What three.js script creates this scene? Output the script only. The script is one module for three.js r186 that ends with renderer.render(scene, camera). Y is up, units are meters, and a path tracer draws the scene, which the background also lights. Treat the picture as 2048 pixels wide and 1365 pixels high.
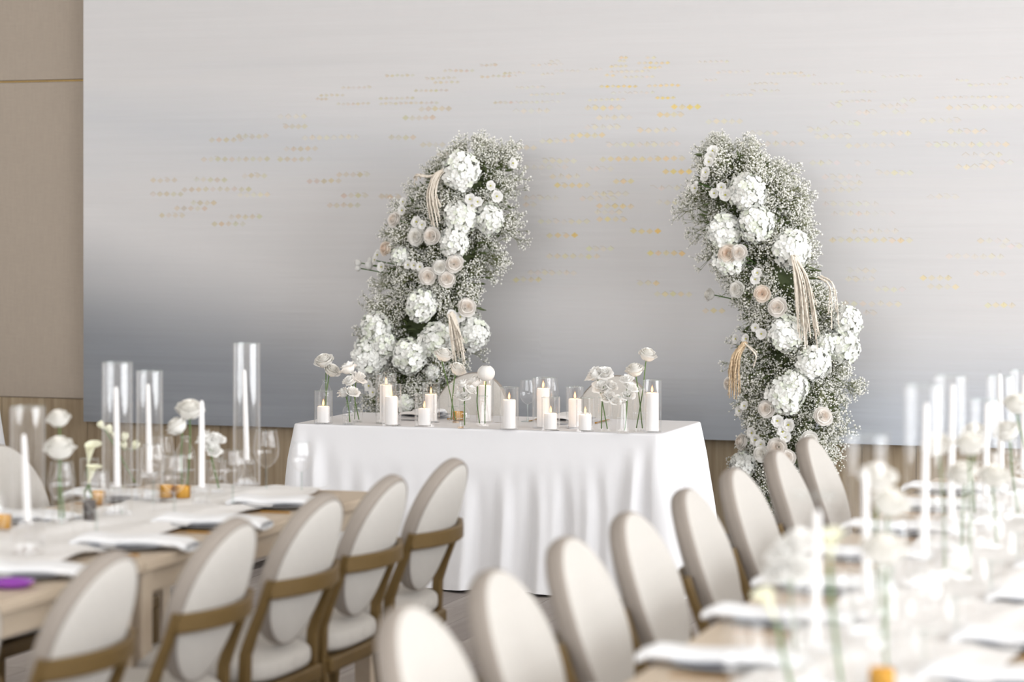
import * as THREE from 'three';
import { mergeGeometries, mergeVertices } from 'three/addons/utils/BufferGeometryUtils.js';
import { RoundedBoxGeometry } from 'three/addons/geometries/RoundedBoxGeometry.js';
import { RectAreaLightUniformsLib } from 'three/addons/lights/RectAreaLightUniformsLib.js';

// ---------------------------------------------------------------- camera, sky, daylight, exposure
const W = 2048, H = 1365, FOCAL = 4836;                       // an 85 mm lens on full frame, shifted down so that verticals stay vertical
const renderer = new THREE.WebGLRenderer({ antialias: true });
renderer.toneMapping = THREE.LinearToneMapping;
renderer.toneMappingExposure = 1.0;
renderer.shadowMap.enabled = true;
RectAreaLightUniformsLib.init();
const scene = new THREE.Scene();
scene.background = new THREE.Color(0.98, 1.0, 1.04).multiplyScalar(2.2);   // even bright overcast
const camera = new THREE.PerspectiveCamera(2 * Math.atan(H / 2 / FOCAL) * 180 / Math.PI, W / H, 0.1, 80);
camera.filmGauge = 36;
camera.position.set(0, 1.75, 0);
camera.rotation.y = 18.456 * Math.PI / 180;
camera.setViewOffset(W, H, 0, 235.5, W, H);
camera.focus = 11.75;
camera.userData.fStop = 1.9;
scene.add(camera);
const ROOM = { x0: -9.6, x1: 8.6, z0: -13.3, z1: 5.2, h: 5.8 };
const SIDE_WINDOWS = [-11.6, -8.8, -6.0, -3.2, -0.4];    // centres along the wall on the window side
const REAR_FILL_WINDOWS = [-7.4, -4.4, -1.4, 1.6, 4.6];  // unseen windows added behind the camera as frontal fill light
const WIN = { w: 2.4, y0: 0.1, y1: 5.4, rear: 1.4 };            // the added rear windows have a higher sill, against glare in the glass
function daylight(x, z, towardsX, towardsZ, strength, y0) {
  const l = new THREE.RectAreaLight(new THREE.Color(0.97, 1.0, 1.035), strength, WIN.w - 0.1, WIN.y1 - y0 - 0.1);
  l.position.set(x, (y0 + WIN.y1) / 2, z);
  l.lookAt(x + towardsX, (y0 + WIN.y1) / 2, z + towardsZ);
  l.name = 'window_daylight_and_fill';
  scene.add(l);
}
for (const z of SIDE_WINDOWS) daylight(ROOM.x1 - 0.02, z, -1, 0, 7.2, WIN.y0);
for (const x of REAR_FILL_WINDOWS) daylight(x, ROOM.z1 - 0.02, 0, -1, 4.8, WIN.rear);  // added fill from behind the camera

// ---------------------------------------------------------------- helpers
let seed = 12345;
const rnd = () => { seed = (seed + 0x6d2b79f5) | 0; let t = Math.imul(seed ^ (seed >>> 15), 1 | seed); t = (t + Math.imul(t ^ (t >>> 7), 61 | t)) ^ t; return ((t ^ (t >>> 14)) >>> 0) / 4294967296; };
const rr = (a, b) => a + (b - a) * rnd();
const V = (x, y, z) => new THREE.Vector3(x, y, z);
const lerp = (a, b, t) => a + (b - a) * t, clamp = (x, a, b) => Math.min(b, Math.max(a, x));
const smooth = (a, b, x) => { const t = clamp((x - a) / (b - a), 0, 1); return t * t * (3 - 2 * t); };
const used = new Map();
function numbered(name) { const n = used.get(name) || 0; used.set(name, n + 1); return n ? name + '_' + String(n).padStart(3, '0') : name; }
function tag(o, label, category, group) { o.userData.label = label; o.userData.category = category; if (group) o.userData.group = group; return o; }
function thing(name, label, category, pos = [0, 0, 0], turn = 0, group) {
  const o = new THREE.Group(); o.name = numbered(name); o.position.set(...pos); o.rotation.y = turn; scene.add(o);
  return tag(o, label, category, group);
}
function part(name, geo, mat, parent, pos) {
  const m = new THREE.Mesh(geo, mat); m.name = parent === scene ? numbered(name) : numberedIn(parent, name); m.castShadow = m.receiveShadow = true;
  if (pos) m.position.set(...pos);
  parent.add(m); return m;
}
function numberedIn(parent, name) {
  const n = parent.children.filter((c) => c.name === name || c.name.replace(/_\d{3}$/, '') === name).length;
  return n ? name + '_' + String(n).padStart(3, '0') : name;
}
function copy(o, label, group, pos, turn) {
  const c = o.clone(); c.name = numbered(o.name.replace(/_\d{3}$/, '')); c.userData = { ...o.userData, label };
  if (group) c.userData.group = group;
  if (pos) c.position.set(...pos);
  if (turn !== undefined) c.rotation.y = turn;
  scene.add(c); return c;
}
function structure(name, geo, mat, pos) { const m = part(name, geo, mat, scene, pos); m.userData.kind = 'structure'; return m; }
const box = (w, h, d, x = 0, y = 0, z = 0) => new THREE.BoxGeometry(w, h, d).translate(x, y, z);
const rbox = (w, h, d, r, x = 0, y = 0, z = 0, s = 2) => new RoundedBoxGeometry(w, h, d, s, r).translate(x, y, z);
function merge(list) {
  const keep = list.map((g) => { const k = g.index ? g.toNonIndexed() : g; const o = new THREE.BufferGeometry(); for (const n of ['position', 'normal', 'uv']) if (k.attributes[n]) o.setAttribute(n, k.attributes[n]); return o; });
  return mergeGeometries(keep);
}
// a sheet of (nu+1) x (nv+1) points given by a function, with smooth normals
function sheet(nu, nv, f, uvf) {
  const pos = [], uv = [], idx = [];
  for (let j = 0; j <= nv; j++) for (let i = 0; i <= nu; i++) { const u = i / nu, v = j / nv, p = f(u, v); pos.push(p[0], p[1], p[2]); const t = uvf ? uvf(u, v) : [u, v]; uv.push(t[0], t[1]); }
  for (let j = 0; j < nv; j++) for (let i = 0; i < nu; i++) { const a = j * (nu + 1) + i, b = a + 1, c = a + nu + 1, d = c + 1; idx.push(a, b, d, a, d, c); }
  const g = new THREE.BufferGeometry();
  g.setAttribute('position', new THREE.Float32BufferAttribute(pos, 3)); g.setAttribute('uv', new THREE.Float32BufferAttribute(uv, 2)); g.setIndex(idx); g.computeVertexNormals();
  return g;
}
function tube(points, r, seg = 12, rad = 6, r1 = r) {
  const c = new THREE.CatmullRomCurve3(points.map((p) => (p.isVector3 ? p : V(...p)))), g = new THREE.TubeGeometry(c, seg, 1, rad, false), p = g.attributes.position, q = V(0, 0, 0);
  for (let i = 0; i <= seg; i++) { c.getPointAt(i / seg, q); const k = lerp(r, r1, i / seg); for (let j = 0; j <= rad; j++) { const n = i * (rad + 1) + j; p.setXYZ(n, q.x + (p.getX(n) - q.x) * k, q.y + (p.getY(n) - q.y) * k, q.z + (p.getZ(n) - q.z) * k); } }
  return g;
}
// a bar of rectangular section swept along points in the plane of the chair's side; sizes may change along it
function bar(pts, wide, deep) {
  const pos = [], idx = [], uv = [], n = pts.length;
  for (let i = 0; i < n; i++) {
    const a = pts[Math.max(0, i - 1)], b = pts[Math.min(n - 1, i + 1)], t = V(b[0] - a[0], b[1] - a[1], b[2] - a[2]).normalize();
    const side = V(1, 0, 0), fr = V().crossVectors(side, t).normalize(), w = wide[i] / 2, d = deep[i] / 2, k = 0.3;
    const ring = [[-1, -1 + k], [-1 + k, -1], [1 - k, -1], [1, -1 + k], [1, 1 - k], [1 - k, 1], [-1 + k, 1], [-1, 1 - k]];
    ring.forEach(([x, y], j) => { pos.push(pts[i][0] + side.x * x * w + fr.x * y * d, pts[i][1] + side.y * x * w + fr.y * y * d, pts[i][2] + side.z * x * w + fr.z * y * d); uv.push(j / 8 * 0.1, i * 0.1); });
  }
  for (let i = 0; i < n - 1; i++) for (let j = 0; j < 8; j++) { const a = i * 8 + j, b = i * 8 + (j + 1) % 8; idx.push(a, b, b + 8, a, b + 8, a + 8); }
  for (let j = 1; j < 7; j++) { idx.push(0, j + 1, j); const e = (n - 1) * 8; idx.push(e, e + j, e + j + 1); }
  const g = new THREE.BufferGeometry(); g.setAttribute('position', new THREE.Float32BufferAttribute(pos, 3)); g.setAttribute('uv', new THREE.Float32BufferAttribute(uv, 2)); g.setIndex(idx);
  const f = g.toNonIndexed(); f.computeVertexNormals(); return f;
}
const lathe = (profile, seg = 40) => new THREE.LatheGeometry(profile.map(([r, y]) => new THREE.Vector2(r, y)), seg);
// value noise and its layers
function hash(x, y) { let h = Math.imul(x | 0, 374761393) + Math.imul(y | 0, 668265263); h = Math.imul(h ^ (h >>> 13), 1274126177); return ((h ^ (h >>> 16)) >>> 0) / 4294967296; }
function noise(x, y) { const ix = Math.floor(x), iy = Math.floor(y), fx = x - ix, fy = y - iy, u = fx * fx * (3 - 2 * fx), v = fy * fy * (3 - 2 * fy); return lerp(lerp(hash(ix, iy), hash(ix + 1, iy), u), lerp(hash(ix, iy + 1), hash(ix + 1, iy + 1), u), v); }
const fbm = (x, y, n = 4) => { let s = 0, a = 0.5; for (let i = 0; i < n; i++) { s += a * noise(x, y); x = x * 2.03 + 17; y = y * 2.03 + 5; a /= 2; } return s; };
// the same, repeating without a seam after one unit
function tnoise(x, y, px, py) { const ix = Math.floor(x), iy = Math.floor(y), fx = x - ix, fy = y - iy, u = fx * fx * (3 - 2 * fx), v = fy * fy * (3 - 2 * fy), X = (n) => ((n % px) + px) % px, Y = (n) => ((n % py) + py) % py; return lerp(lerp(hash(X(ix), Y(iy)), hash(X(ix + 1), Y(iy)), u), lerp(hash(X(ix), Y(iy + 1)), hash(X(ix + 1), Y(iy + 1)), u), v); }
const tfbm = (u, v, sx, sy, n = 4) => { let s = 0, a = 0.5; for (let i = 0; i < n; i++) { s += a * tnoise(u * sx, v * sy, sx, sy); sx *= 2; sy *= 2; a /= 2; } return s; };
function texture(w, h, f, srgb = true, repeat) {
  const data = new Uint8Array(w * h * 4);
  for (let y = 0; y < h; y++) for (let x = 0; x < w; x++) { const c = f(x / w, y / h, x, y), o = (y * w + x) * 4; if (c.length) { data[o] = c[0]; data[o + 1] = c[1]; data[o + 2] = c[2]; } else data[o] = data[o + 1] = data[o + 2] = c; data[o + 3] = 255; }
  const t = new THREE.DataTexture(data, w, h); t.magFilter = THREE.LinearFilter; t.wrapS = t.wrapT = THREE.RepeatWrapping; if (srgb) t.colorSpace = THREE.SRGBColorSpace;
  if (repeat) t.repeat.set(...repeat); t.needsUpdate = true; return t;
}
const gray = (v) => { const c = clamp(Math.round(v), 0, 255); return [c, c, c]; };
const std = (color, roughness, more = {}) => new THREE.MeshStandardMaterial({ color, roughness, side: THREE.DoubleSide, ...more });

// ---------------------------------------------------------------- materials
const weaveBump = texture(256, 256, (u, v) => gray(128 + 60 * Math.sin(u * 256 * Math.PI / 4) * (Math.sin(v * 256 * Math.PI / 4) > 0 ? 1 : -1) + 50 * (tnoise(u * 64, v * 200, 64, 200) - 0.5)), false);
const weaveColor = texture(256, 256, (u, v) => { const k = 1 - 0.09 * tnoise(u * 128, v * 30, 128, 30) - 0.09 * tnoise(u * 30, v * 128, 30, 128); return [219 * k, 214 * k, 207 * k]; });
const clothBump = texture(512, 512, (u, v) => gray(255 * tfbm(u, v, 9, 5, 5)), false);
const grainTex = (a, b, sx, sy) => texture(512, 512, (u, v) => { const k = clamp(0.5 + 1.3 * (tfbm(u, v, sx, sy, 5) - 0.5) + 0.25 * (tnoise(u * sx * 5, v * sy * 2, sx * 5, sy * 2) - 0.5), 0, 1); return [lerp(a[0], b[0], k), lerp(a[1], b[1], k), lerp(a[2], b[2], k)]; });
const M = {
  upholstery: new THREE.MeshPhysicalMaterial({ map: weaveColor, bumpMap: weaveBump, bumpScale: 0.0006, roughness: 0.95, sheen: 0.15, sheenRoughness: 0.6, sheenColor: new THREE.Color(0.8, 0.78, 0.75) }),
  shadedBand: std(new THREE.Color(0.31, 0.27, 0.235), 0.95, { bumpMap: weaveBump, bumpScale: 0.0006 }),  // rim band of the pad, its taupe darkened to stand in for shade
  chairWood: std(new THREE.Color(0.15, 0.092, 0.027), 0.45, { metalness: 0.3 }),
  cloth: std(new THREE.Color(0.80, 0.795, 0.81), 0.85, { bumpMap: clothBump, bumpScale: 0.0015 }),
  napkin: std(new THREE.Color(0.85, 0.85, 0.86), 0.9, { bumpMap: weaveBump, bumpScale: 0.0004 }),
  gauze: std(new THREE.Color(0.81, 0.79, 0.77), 0.95, { bumpMap: clothBump, bumpScale: 0.004 }),
  oak: std(0xffffff, 0.55, { map: grainTex([206, 190, 170], [186, 169, 148], 3, 22) }),
  oakEdge: std(0xffffff, 0.6, { map: grainTex([200, 185, 165], [182, 164, 143], 3, 22) }),
  floorTop: [0, 1, 2].map((k) => std(0xffffff, 0.8, { map: grainTex([[160, 152, 147], [153, 145, 141], [165, 157, 151]][k], [[141, 133, 128], [135, 127, 123], [147, 139, 133]][k], 22, 3) })),
  floorGap: std(0x6f6863, 0.9),
  fabricPanel: std(0xffffff, 0.9, { map: texture(256, 256, (u, v) => { const k = 1 - 0.025 * tnoise(u * 128, v * 10, 128, 10) - 0.02 * tnoise(u * 20, v * 128, 20, 128); return [174 * k, 161 * k, 147 * k]; }) }),
  wainscot: [0, 1, 2].map((k) => std(0xffffff, 0.7, { map: grainTex([[176, 158, 132], [168, 150, 124], [182, 165, 138]][k], [[146, 126, 100], [138, 119, 94], [152, 132, 106]][k], 34, 2) })),
  reveal: std(0x4a3b28, 0.8),
  brass: std(new THREE.Color(0.62, 0.42, 0.16), 0.3, { metalness: 1 }),
  plaster: std(0xe9e6e1, 0.95),
  trimWhite: std(0xe4e2df, 0.6),
  glass: new THREE.MeshPhysicalMaterial({ color: 0xffffff, transmission: 1, thickness: 0, roughness: 0.03, ior: 1.62, side: THREE.DoubleSide }),
  glassWall: new THREE.MeshPhysicalMaterial({ color: 0xffffff, transmission: 1, thickness: 0, roughness: 0.02, ior: 1.62, side: THREE.DoubleSide }),
  glassEdge: new THREE.MeshPhysicalMaterial({ color: 0xf4f8f7, transmission: 1, thickness: 0, roughness: 0.05, ior: 2.1, side: THREE.DoubleSide }),
  pane: new THREE.MeshPhysicalMaterial({ color: 0xffffff, transmission: 1, thickness: 0, roughness: 0, ior: 1.45, side: THREE.DoubleSide }),
  water: new THREE.MeshPhysicalMaterial({ color: 0xf7fbfa, transmission: 1, thickness: 0, roughness: 0.0, ior: 1.33, side: THREE.DoubleSide }),
  wax: new THREE.MeshPhysicalMaterial({ color: new THREE.Color(0.9, 0.88, 0.87), roughness: 0.5 }),
  wick: std(0x2a2320, 0.9),
  flame: new THREE.MeshStandardMaterial({ color: 0x000000, emissive: new THREE.Color(1.0, 0.46, 0.18), emissiveIntensity: 4.5 }),
  petalWhite: new THREE.MeshPhysicalMaterial({ color: new THREE.Color(0.93, 0.92, 0.895), roughness: 0.8, side: THREE.DoubleSide, transmission: 0.3, thickness: 0 }),
  petalCream: new THREE.MeshPhysicalMaterial({ color: 0xffffff, vertexColors: true, roughness: 0.8, side: THREE.DoubleSide, transmission: 0.3, thickness: 0 }),
  hydrangea: new THREE.MeshStandardMaterial({ color: 0xffffff, vertexColors: true, roughness: 0.85, side: THREE.DoubleSide }),
  blossom: std(new THREE.Color(0.94, 0.925, 0.87), 0.85),
  eye: std(new THREE.Color(0.42, 0.40, 0.06), 0.8),
  stem: std(new THREE.Color(0.09, 0.17, 0.04), 0.7),
  stemPale: std(new THREE.Color(0.19, 0.21, 0.08), 0.8),
  leaf: std(new THREE.Color(0.10, 0.13, 0.045), 0.65),
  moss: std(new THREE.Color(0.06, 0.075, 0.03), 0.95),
  catkin: std(new THREE.Color(0.86, 0.78, 0.67), 0.95),
  catkinTan: std(new THREE.Color(0.68, 0.52, 0.34), 0.95),
  callaSpathe: new THREE.MeshPhysicalMaterial({ color: new THREE.Color(0.88, 0.87, 0.67), roughness: 0.6, side: THREE.DoubleSide, transmission: 0.2, thickness: 0 }),
  plateGrey: std(0xa2a5ac, 0.25), plateWhite: std(0xd9d9dc, 0.25), goldWood: std(new THREE.Color(0.55, 0.36, 0.14), 0.4, { metalness: 0.6 }),
  goldBox: std(new THREE.Color(0.52, 0.28, 0.06), 0.4, { metalness: 1 }), amber: std(0x2a201c, 0.35), purple: std(new THREE.Color(0.28, 0.03, 0.42), 0.25), bark: std(0x4a3a28, 0.9),
};

// ---------------------------------------------------------------- the room
structure('floor', box(ROOM.x1 - ROOM.x0 + 0.6, 0.2, ROOM.z1 - ROOM.z0 + 0.6, (ROOM.x0 + ROOM.x1) / 2, -0.106, (ROOM.z0 + ROOM.z1) / 2), M.floorGap);
{
  const floor = scene.getObjectByName('floor'), pw = 0.2, gs = [0.9, 1.2, 1.5].map((l) => { const g = box(pw - 0.003, 0.006, l - 0.003); const p = g.attributes.position, u = g.attributes.uv; for (let i = 0; i < p.count; i++) u.setXY(i, p.getX(i) * 1.1, p.getZ(i) * 1.1); return g; });
  // planks one by one where the photograph shows the floor, between and below the chairs
  for (let i = 0; i < 22; i++) { let z = -12.9 + rr(0, 0.6); while (z < -5.2) { const k = Math.floor(rnd() * 3), l = [0.9, 1.2, 1.5][k]; part('plank', gs[k], M.floorTop[Math.floor(rnd() * 3)], floor, [-5.2 + (i + 0.5) * pw, -0.003, z + l / 2]); z += l; } }
  // the rest, out of sight, joined
  const far = []; for (let x = -9.5; x < 8.5; x += 0.2) for (let z = -13.2; z < 4.1; z += 1.5) { if (x > -5.25 && x < -0.85 && z > -13.6 && z < -3.6) continue; far.push(box(0.197, 0.006, 1.497, x + 0.1, -0.003, z + 0.75)); }
  for (let x = -5.2; x < -0.81; x += 0.2) far.push(box(0.197, 0.006, 1.2, x + 0.1, -0.003, -3.1));
  part('plank', merge(far), M.floorTop[0], floor).userData.kind = 'stuff';
}
structure('ceiling', box(ROOM.x1 - ROOM.x0 + 0.6, 0.2, ROOM.z1 - ROOM.z0 + 0.6, (ROOM.x0 + ROOM.x1) / 2, ROOM.h + 0.1, (ROOM.z0 + ROOM.z1) / 2), M.plaster);
structure('wall_left', box(0.25, ROOM.h, ROOM.z1 - ROOM.z0, ROOM.x0 - 0.125, ROOM.h / 2, (ROOM.z0 + ROOM.z1) / 2), M.plaster);
{
  // the wall behind the couple's table: a dark carcass that carries fabric panels above and wooden boards below
  const wall = structure('wall_back', box(ROOM.x1 - ROOM.x0 + 0.5, ROOM.h, 0.25, (ROOM.x0 + ROOM.x1) / 2, ROOM.h / 2, ROOM.z0 - 0.165), M.reveal);
  const panelUV = (g) => { const p = g.attributes.position, u = g.attributes.uv; for (let i = 0; i < p.count; i++) u.setXY(i, p.getX(i) * 1.6, p.getY(i) * 1.6); return g; };
  const lower = panelUV(rbox(1.63, 2.627 - 0.669, 0.04, 0.004)), upper = panelUV(rbox(1.63, ROOM.h - 2.64, 0.04, 0.004));
  for (let i = 0; i < 12; i++) { const x = -9.6 + 0.82 + i * 1.64 - 0.0; part('panel', lower, M.fabricPanel, wall, [x, 1.648, ROOM.z0 - 0.02]); part('panel', upper, M.fabricPanel, wall, [x, 2.64 + (ROOM.h - 2.64) / 2, ROOM.z0 - 0.02]); }
  part('brass_strip', box(18.1, 0.006, 0.02, -0.5, 2.633, ROOM.z0 - 0.016), M.brass, wall);
  const board = box(0.297, 0.666, 0.03); { const p = board.attributes.position, u = board.attributes.uv; for (let i = 0; i < p.count; i++) u.setXY(i, p.getX(i) * 1.2, p.getY(i) * 1.2); }
  for (let i = 0; i < 60; i++) part('board', board, M.wainscot[Math.floor(rnd() * 3)], wall, [-9.45 + i * 0.3, 0.333, ROOM.z0 - 0.025]);
}
// walls with windows: piers, sill and head built as one wall, then frames and panes
function windowWall(name, along, centres, length, mid, place, sill) {
  const list = [], cuts = centres.map((c) => [c - WIN.w / 2, c + WIN.w / 2]).sort((a, b) => a[0] - b[0]);
  let from = mid - length / 2;
  for (const [a, b] of [...cuts, [mid + length / 2, mid + length / 2]]) { if (a > from) list.push([from, a, 0, ROOM.h]); if (b > a) { list.push([a, b, 0, sill], [a, b, WIN.y1, ROOM.h]); } from = b; }
  structure(name, merge(list.map(([a, b, y0, y1]) => along === 'z' ? box(0.25, y1 - y0, b - a, place, (y0 + y1) / 2, (a + b) / 2) : box(b - a, y1 - y0, 0.25, (a + b) / 2, (y0 + y1) / 2, place))), M.plaster);
}
windowWall('wall_right', 'z', SIDE_WINDOWS, ROOM.z1 - ROOM.z0, (ROOM.z0 + ROOM.z1) / 2, ROOM.x1 + 0.125, WIN.y0);
windowWall('wall_front', 'x', REAR_FILL_WINDOWS, ROOM.x1 - ROOM.x0 + 0.5, (ROOM.x0 + ROOM.x1) / 2, ROOM.z1 + 0.125, WIN.rear);
{
  let n = 1;
  const kit = (y0) => { const h = WIN.y1 - y0; return { y: (y0 + WIN.y1) / 2, frame: merge([box(0.06, h, 0.08, -WIN.w / 2 + 0.03), box(0.06, h, 0.08, WIN.w / 2 - 0.03), box(0.05, h, 0.07), box(WIN.w, 0.06, 0.08, 0, h / 2 - 0.03), box(WIN.w, 0.06, 0.08, 0, -h / 2 + 0.03)]), pane: box(WIN.w - 0.1, h - 0.1, 0.008) }; };
  const side = kit(WIN.y0), rear = kit(WIN.rear);
  const win = (k, x, z, turn) => { const g = new THREE.Group(); g.name = 'window_' + n++; g.userData.kind = 'structure'; g.position.set(x, k.y, z); g.rotation.y = turn; scene.add(g); part('window_frame', k.frame, M.trimWhite, g); part('pane', k.pane, M.pane, g); };
  for (const z of SIDE_WINDOWS) win(side, ROOM.x1 + 0.14, z, Math.PI / 2);
  for (const x of REAR_FILL_WINDOWS) win(rear, x, ROOM.z1 + 0.14, 0);  // frames and panes of the added fill windows
}
structure('ground', box(60, 0.2, 60, 0, -0.4, 0), std(0xb9b5ae, 0.9));

// ---------------------------------------------------------------- the large painting: a pale sky over a slate sea, with rows of gold leaf
// each row of leaf: from, to (metres along the wall), height, how much gold
const CHAINS = [
  [-5.48,-5.28,2.551,0], [-5.62,-5.45,2.507,0], [-5.64,-5.56,2.487,0], [-5.51,-5.29,2.454,0], [-5.24,-5.01,2.482,0], [-5.24,-4.86,2.452,0], [-4.99,-4.78,2.417,0], [-5.89,-5.69,2.386,1],
  [-5.85,-5.69,2.326,0], [-6.16,-5.94,2.27,0], [-6.34,-6.1,2.251,0], [-5.73,-5.36,2.258,1], [-5.85,-5.62,2.192,0], [-6.39,-5.93,2.134,0], [-5.89,-5.66,2.13,0], [-6.12,-5.95,2.034,0],
  [-6.73,-6.54,2.01,0], [-6.44,-6.21,2.012,0], [-5.51,-5.29,2.036,0], [-5.7,-5.47,2.001,0], [-6.52,-6.05,1.954,0], [-6.73,-6.5,1.926,0], [-6.15,-5.93,1.92,1], [-5.48,-5.3,1.912,0],
  [-5.24,-5.17,1.908,0], [-5.57,-5.35,1.856,0], [-6.46,-6.28,1.873,0], [-6.57,-6.34,1.84,0], [-6.67,-6.49,1.798,0], [-6.21,-5.98,1.789,0], [-6.32,-6.09,1.747,0], [-4.61,-4.5,2.664,0],
  [-4.84,-4.64,2.636,0], [-5.2,-5.01,2.616,0], [-4.95,-4.75,2.594,0], [-4.9,-4.73,2.57,0], [-4.3,-4.1,2.659,0], [-4.19,-4.12,2.678,0], [-4.47,-4.33,2.617,0], [-4.61,-4.38,2.599,0],
  [-4.24,-4.16,2.605,0], [-4.16,-4,2.622,0], [-3.95,-3.87,2.627,0], [-5.02,-4.8,2.525,0], [-4.4,-4.21,2.532,0], [-4.31,-4.09,2.49,0], [-4.53,-4.12,2.446,0], [-4.41,-4.18,2.397,0],
  [-5.09,-4.88,2.366,0], [-5.18,-5,2.253,0], [-4.98,-4.82,2.207,0], [-4.88,-4.79,2.152,0], [-5.24,-5.09,1.905,0], [-4.07,-3.85,2.252,3], [-4.25,-4.03,2.223,1], [-4.39,-4.26,2.184,1],
  [-4.23,-4.02,2.108,1], [-4.35,-4.07,2.071,0], [-4.19,-4,2.019,1], [-4.16,-3.94,1.967,3], [-4.35,-4.13,1.896,0], [-4.35,-4.26,1.856,0], [-3.77,-3.72,2.692,3], [-3.78,-3.73,2.673,2],
  [-3.62,-3.55,2.689,2], [-3.67,-3.47,2.657,3], [-3.83,-3.72,2.642,2], [-3.63,-3.52,2.632,3], [-3.83,-3.59,2.612,1], [-3.86,-3.79,2.592,3], [-3.75,-3.56,2.58,1], [-3.89,-3.66,2.528,4],
  [-3.61,-3.41,2.529,3], [-3.82,-3.56,2.49,0], [-3.56,-3.44,2.458,4], [-3.96,-3.73,2.453,1], [-3.98,-3.75,2.407,2], [-3.47,-3.29,2.406,4], [-3.55,-3.39,2.362,3], [-3.91,-3.69,2.352,1],
  [-3.98,-3.76,2.299,0], [-3.67,-3.43,2.276,1], [-3.27,-3.05,2.321,1], [-3.85,-3.41,2.197,1], [-3.89,-3.38,2.115,3], [-3.97,-3.8,2.06,0], [-3.52,-3.34,2.04,4], [-3.81,-3.68,1.988,3],
  [-3.93,-3.71,1.918,1], [-4.01,-3.78,1.89,1], [-3.59,-3.41,1.948,0], [-3.56,-3.37,1.868,1], [-3.91,-3.68,1.847,3], [-3.92,-3.75,1.813,1], [-3.32,-3.13,2.656,0], [-3.21,-3.01,2.597,0],
  [-2.93,-2.71,2.583,1], [-2.75,-2.64,2.567,0], [-3.28,-3.2,2.552,0], [-3.03,-2.85,2.527,0], [-3.01,-2.84,2.488,0], [-3.19,-2.99,2.466,0], [-3.02,-2.85,2.251,0], [-3.08,-2.7,2.192,1],
  [-3.1,-2.98,2.16,0], [-4.26,-3.94,1.759,1], [-3.91,-3.72,1.773,2], [-4.21,-4.01,1.681,4], [-3.71,-3.52,1.705,4], [-3.97,-3.8,1.605,1], [-4.21,-3.88,1.561,2], [-3.61,-3.38,1.581,3],
  [-4.32,-4.02,1.466,1], [-4.41,-4.23,1.425,2], [-3.67,-3.53,1.411,2], [-3.57,-3.34,1.35,2], [-3.29,-3.15,1.259,2], [-2.42,-2.32,2.583,0], [-2.28,-2.05,2.554,0], [-2.67,-2.48,2.52,0],
  [-1.88,-1.8,2.526,0], [-1.64,-1.51,2.532,0], [-2.51,-2.3,2.473,0], [-1.81,-1.59,2.499,0], [-2.52,-2.33,2.421,0], [-2.58,-2.49,2.401,0], [-2.18,-2.08,2.419,0], [-2.29,-2.13,2.393,0],
  [-1.99,-1.58,2.433,1], [-2.42,-2.3,2.36,0], [-2.22,-2.14,2.363,0], [-1.93,-1.51,2.378,1], [-2.56,-2.39,2.301,0], [-2.07,-1.84,2.308,0], [-2.69,-2.57,2.27,0], [-2.65,-2.44,2.23,1],
  [-2.33,-2.11,2.243,1], [-1.92,-1.7,2.249,1], [-2.48,-2.2,2.178,0], [-2.04,-1.58,2.178,1], [-1.84,-1.62,2.121,0], [-2.68,-2.5,2.084,0], [-2.43,-2.33,2.08,0], [-1.73,-1.56,2.08,0],
  [-1.88,-1.66,2.056,1], [-2.31,-2.1,2.026,1], [-2.61,-2.39,2.006,0], [-2.54,-2.38,1.97,0], [-2.61,-2.39,1.932,0], [-2.03,-1.85,1.894,0], [-2.61,-2.29,1.855,0], [-2.56,-2.2,1.802,0],
  [-2.45,-2.18,1.706,0], [-2.57,-2.1,1.657,2], [-1.76,-1.58,1.655,1], [-1.64,-1.51,1.626,0], [-1.93,-1.61,1.571,1], [-2.47,-2.3,1.489,0], [-2.48,-2.31,1.442,0], [-2.07,-1.89,1.453,2],
  [-1.78,-1.6,1.477,0], [-2.32,-2.14,1.388,0], [-2.03,-1.85,1.405,2], [-2.5,-2.16,1.308,1], [-2.38,-2.3,1.258,0], [-1.72,-1.55,1.307,2],
];
const PAINT = { y0: 0.535, y1: 3.45, z: -13.22 };
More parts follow.
